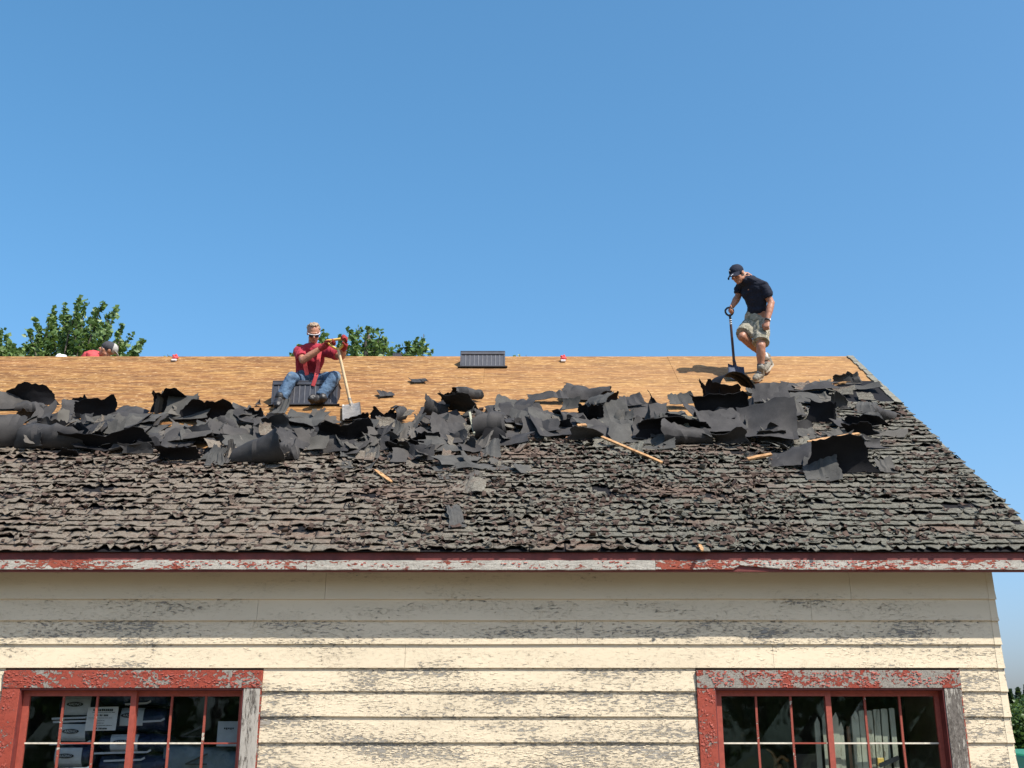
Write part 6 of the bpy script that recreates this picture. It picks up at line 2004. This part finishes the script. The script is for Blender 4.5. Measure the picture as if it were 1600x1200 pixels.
# printed notice taped inside the glass
YN = 10.225
n0, n1 = inner_pt(132, 1142, YN), inner_pt(184, 1104, YN)
nt_ = thing('notice', ((n0[0] + n1[0]) / 2, YN, n0[2]), 'white printed notice behind the panes in front of the packages', 'notice')
nx0, nx1, nz0, nz1 = n0[0], n1[0], n0[2], n1[2]
MB().hexa([(nx0, YN, nz0), (nx1, YN + .002, nz0 + .004), (nx1, YN + .003, nz0 + .004), (nx0, YN + .001, nz0), (nx0 + .01, YN, nz1 - .006), (nx1 + .008, YN + .004, nz1), (nx1 + .008, YN + .005, nz1), (nx0 + .01, YN + .001, nz1 - .006)]).build('sheet', 'paper', nt_)
def print_line(fz, f0, f1, h, words, seed):
    r = random.Random(seed); z_ = nz0 + (nz1 - nz0) * fz; x = nx0 + (nx1 - nx0) * f0; xe = nx0 + (nx1 - nx0) * f1
    b = MB()
    while x < xe:
        ww = r.uniform(.5, 1.0) * h
        b.box(x, min(x + ww, xe), YN - .004, YN - .0034, z_ - h / 2, z_ + h / 2 * r.uniform(.6, 1.0))
        x += ww + h * (r.uniform(.15, .3) if r.random() < words else .9)
    b.build('print_line', 'ink', nt_)
print_line(.86, .22, .86, .020, .95, 1); print_line(.76, .20, .93, .005, .8, 2); print_line(.64, .26, .72, .014, .8, 3); print_line(.53, .08, .86, .004, .9, 4)
print_line(.42, .30, .62, .005, .85, 5); print_line(.32, .30, .60, .006, .85, 6); print_line(.22, .30, .88, .005, .85, 7); print_line(.10, .32, .72, .015, .95, 8)
# small notice and an added sheet imitating bluish reflections in the same window
n0, n1 = inner_pt(338, 1166, 10.31), inner_pt(374, 1127, 10.31)
t = thing('paper_sheet', ((n0[0] + n1[0]) / 2, 10.31, n0[2]), 'small pale paper with dark scrawl behind the right panes of the left window', 'paper')
MB().box(n0[0], n1[0], 10.31, 10.312, n0[2], n1[2]).build('sheet', 'baglabel', t)
b = MB()
for k in range(5):
    x = n0[0] + .055 + k * .018; b.box(x, x + .012, 10.306, 10.3066, n1[2] - .065 - .004 * (k % 2), n1[2] - .052)
b.build('print_line', 'ink', t)
t = thing('backdrop', (WX(315, 10.4), 10.5, .9), 'grey blue tarpaulin standing in for bluish reflections in the left window', 'backdrop')
V = []; F = []; nu_, nv_ = 18, 14
q0, q1 = inner_pt(258, 1150, 10.34), inner_pt(384, 1150, 10.34)
for i in range(nu_ + 1):
    for j in range(nv_ + 1):
        u, v = i / nu_, j / nv_
        x = q0[0] + (q1[0] - q0[0]) * u
        z_ = .9 + (inner_pt(300, 1160 + 14 * u, 10.34)[2] - .9) * min(1, v * 1.35) + .02 * mnoise.noise(Vector((x * 6, v * 3, 1)))
        y_ = 10.34 + (.55 * max(0, v - .74) / .26) + .03 * mnoise.noise(Vector((x * 9, v * 4, 5)))
        V.append((x, y_, z_))
for i in range(nu_):
    for j in range(nv_):
        a_ = i * (nv_ + 1) + j; F.append((a_, a_ + nv_ + 1, a_ + nv_ + 2, a_ + 1))
o = MB().add(V, F).build('cover', 'reflectblue', t, True); sd_ = o.modifiers.new('s', 'SOLIDIFY'); sd_.thickness = .004
for px, py in ((292, 1147), (300, 1190)):
    a_ = inner_pt(px - 10, py + 4, 10.30); b_ = inner_pt(px + 24, py - 12, 10.30)
    t = thing('reflection_silhouette', a_, ('upper' if py < 1160 else 'lower') + ' dark triangular bracket standing in for a reflection in the left window', 'silhouette', 'triangular reflection shapes')  # triangular shapes added to imitate what the panes reflect
    b = MB(); b.bar(a_, b_, .02, .014); b.bar(a_, A(b_[0], b_[1], a_[2]), .02, .010); b.bar(A(b_[0], b_[1], a_[2]), b_, .02, .012); b.bar(A(b_[0] - .05, b_[1], a_[2]), A(b_[0] - .05, b_[1], b_[2] - .03), .02, .009)
    b.build('frame', 'blackmetal', t)
# right window: old pickets leaning inside
pick = [(1276, 1120, 8, 'p'), (1288, 1112, 9, 'p'), (1304, 1113, 10, 'p'), (1313, 1128, 8, 'p'), (1335, 1110, 11, 'p'), (1347, 1110, 10, 'f'), (1358, 1110, 9, 'f'), (1369, 1108, 10, 'f'), (1381, 1107, 10, 'f'), (1393, 1106, 8, 'f')]
desc = ['leftmost pale picket half hidden by the window bar', 'pale picket right behind the window bar', 'first pointed picket right of the window bar', 'short pointed picket beside the dark gap', 'pointed picket right of the dark gap',
        'wide flat topped picket next to the pointed picket', 'narrow flat topped picket behind the red muntin', 'brownish picket in the right half of the bundle', 'tall pale picket second from the right', 'picket at the right end of the bundle']
for (px, py, ww, kind), ds in zip(pick, desc):
    Y = 10.085 + random.uniform(0, .03)
    tp_ = inner_pt(px, py, Y); hw = ww / 187 / 2; dx = random.uniform(-.015, .015)
    t = MB(); zt2 = tp_[2]
    q = [(tp_[0] - hw - dx, Y - .35, .08), (tp_[0] + hw - dx, Y - .35, .08), (tp_[0] + hw - dx, Y - .33 + .0, .08), (tp_[0] - hw - dx, Y - .33, .08)]
    q = [(x, y + .43, z) for x, y, z in q]
    zs_ = zt2 - (.05 if kind == 'p' else .004)
    V = q + [(tp_[0] - hw, Y, zs_), (tp_[0] + hw, Y, zs_), (tp_[0] + hw, Y + .02, zs_), (tp_[0] - hw, Y + .02, zs_), (tp_[0] + (.3 * hw if kind == 'p' else 0), Y, zt2), (tp_[0] + (.3 * hw if kind == 'p' else 0), Y + .02, zt2)]
    F = [(3, 2, 1, 0), (0, 1, 5, 4), (1, 2, 6, 5), (2, 3, 7, 6), (3, 0, 4, 7), (4, 5, 8), (6, 7, 9), (5, 6, 9, 8), (7, 4, 8, 9)]
    org = np.array([tp_[0] - dx, Y + .09, .08])
    me = bpy.data.meshes.new('wooden_picket'); me.from_pydata((np.array(V) - org).tolist(), [], F); me.materials.append(MAT['picket'])
    o = bpy.data.objects.new('wooden_picket', me); o.location = tuple(org); COL.objects.link(o); o['peel'] = random.uniform(-.03, .06)
    tag(o, ds, 'picket', 'old pickets leaning inside the right window')
def block(name, pxl, pxr, pyt, pyb, Y, d_, mat, label, cat):
    a_ = inner_pt(pxl, pyb, Y); c_ = inner_pt(pxr, pyt, Y)
    b = MB(); b.box(a_[0], c_[0], Y, Y + d_, a_[2], c_[2])
    V = np.vstack(b.v); org = A((a_[0] + c_[0]) / 2, Y + d_ / 2, a_[2])
    me = bpy.data.meshes.new(name); me.from_pydata((V - org).tolist(), [], b.f); me.materials.append(MAT[mat])
    o = bpy.data.objects.new(name, me); o.location = tuple(org); COL.objects.link(o)
    bv = o.modifiers.new('b', 'BEVEL'); bv.width = .006; bv.segments = 2
    return tag(o, label, cat)
shelf = thing('workbench', (WX(1290, 10.5), 10.5, .06), 'dark workbench inside the right window', 'workbench')
b = MB(); b.box(1.75, 3.55, 10.36, 11.2, 1.30, 1.34); b.build('top', 'brownwood', shelf)
for x in (1.8, 3.44):
    for y in (10.37, 11.1):
        b = MB(); b.box(x, x + .06, y, y + .06, .06, 1.299); b.build('leg', 'brownwood', shelf)
block('dark_box', 1243, 1285, 1178, 1240, 10.45, .25, 'inner', 'dark box left of the pickets inside the right window', 'box')
block('yellow_block', 1372, 1381, 1184, 1196, 10.06, .02, 'yellow', 'little yellow block before the pickets inside the right window', 'block')
a_, b_ = inner_pt(1374, 1196, 10.07), inner_pt(1404, 1184, 10.07)
t = thing('iron_bar', a_, 'black iron bar slanting before the pickets', 'iron bar'); b = MB(); b.bar(a_, b_, .03, .035); b.bar(b_, b_ + A(.0, .0, -.9), .03, .03); b.build('bar', 'blackmetal', t)
a_ = inner_pt(1325, 1135, 10.15); t = thing('brown_stick', a_ - A(0, 0, 1.5), 'thin brown stick standing in the dark gap between pickets', 'stick'); b = MB(); b.bar(a_, A(a_[0] + .02, 10.17, .08), .022, .02); b.build('stick', 'brownwood', t)
t = thing('brass_fitting', inner_pt(1212, 1190, 10.5), 'rusty brass fitting with curled arms inside the right window', 'fitting')
c_ = inner_pt(1212, 1188, 10.5)
b = MB(); b.tube([c_ + A(-.03, 0, -.30), c_ + A(0, 0, -.05), c_ + A(-.02, 0, .05), c_ + A(-.07, 0, .09)], [.03, .022, .016, .01], 10, sub=3); b.tube([c_ + A(0, 0, -.03), c_ + A(.05, 0, .03), c_ + A(.10, 0, .0)], [.018, .016, .02], 10, sub=3); b.ball(c_ + A(.02, -.03, -.06), A(.03, 0, 0), A(0, .03, 0), A(0, 0, .035))
fuse(b, 'casting', 'rust', t, .006, 0, 1, 1)
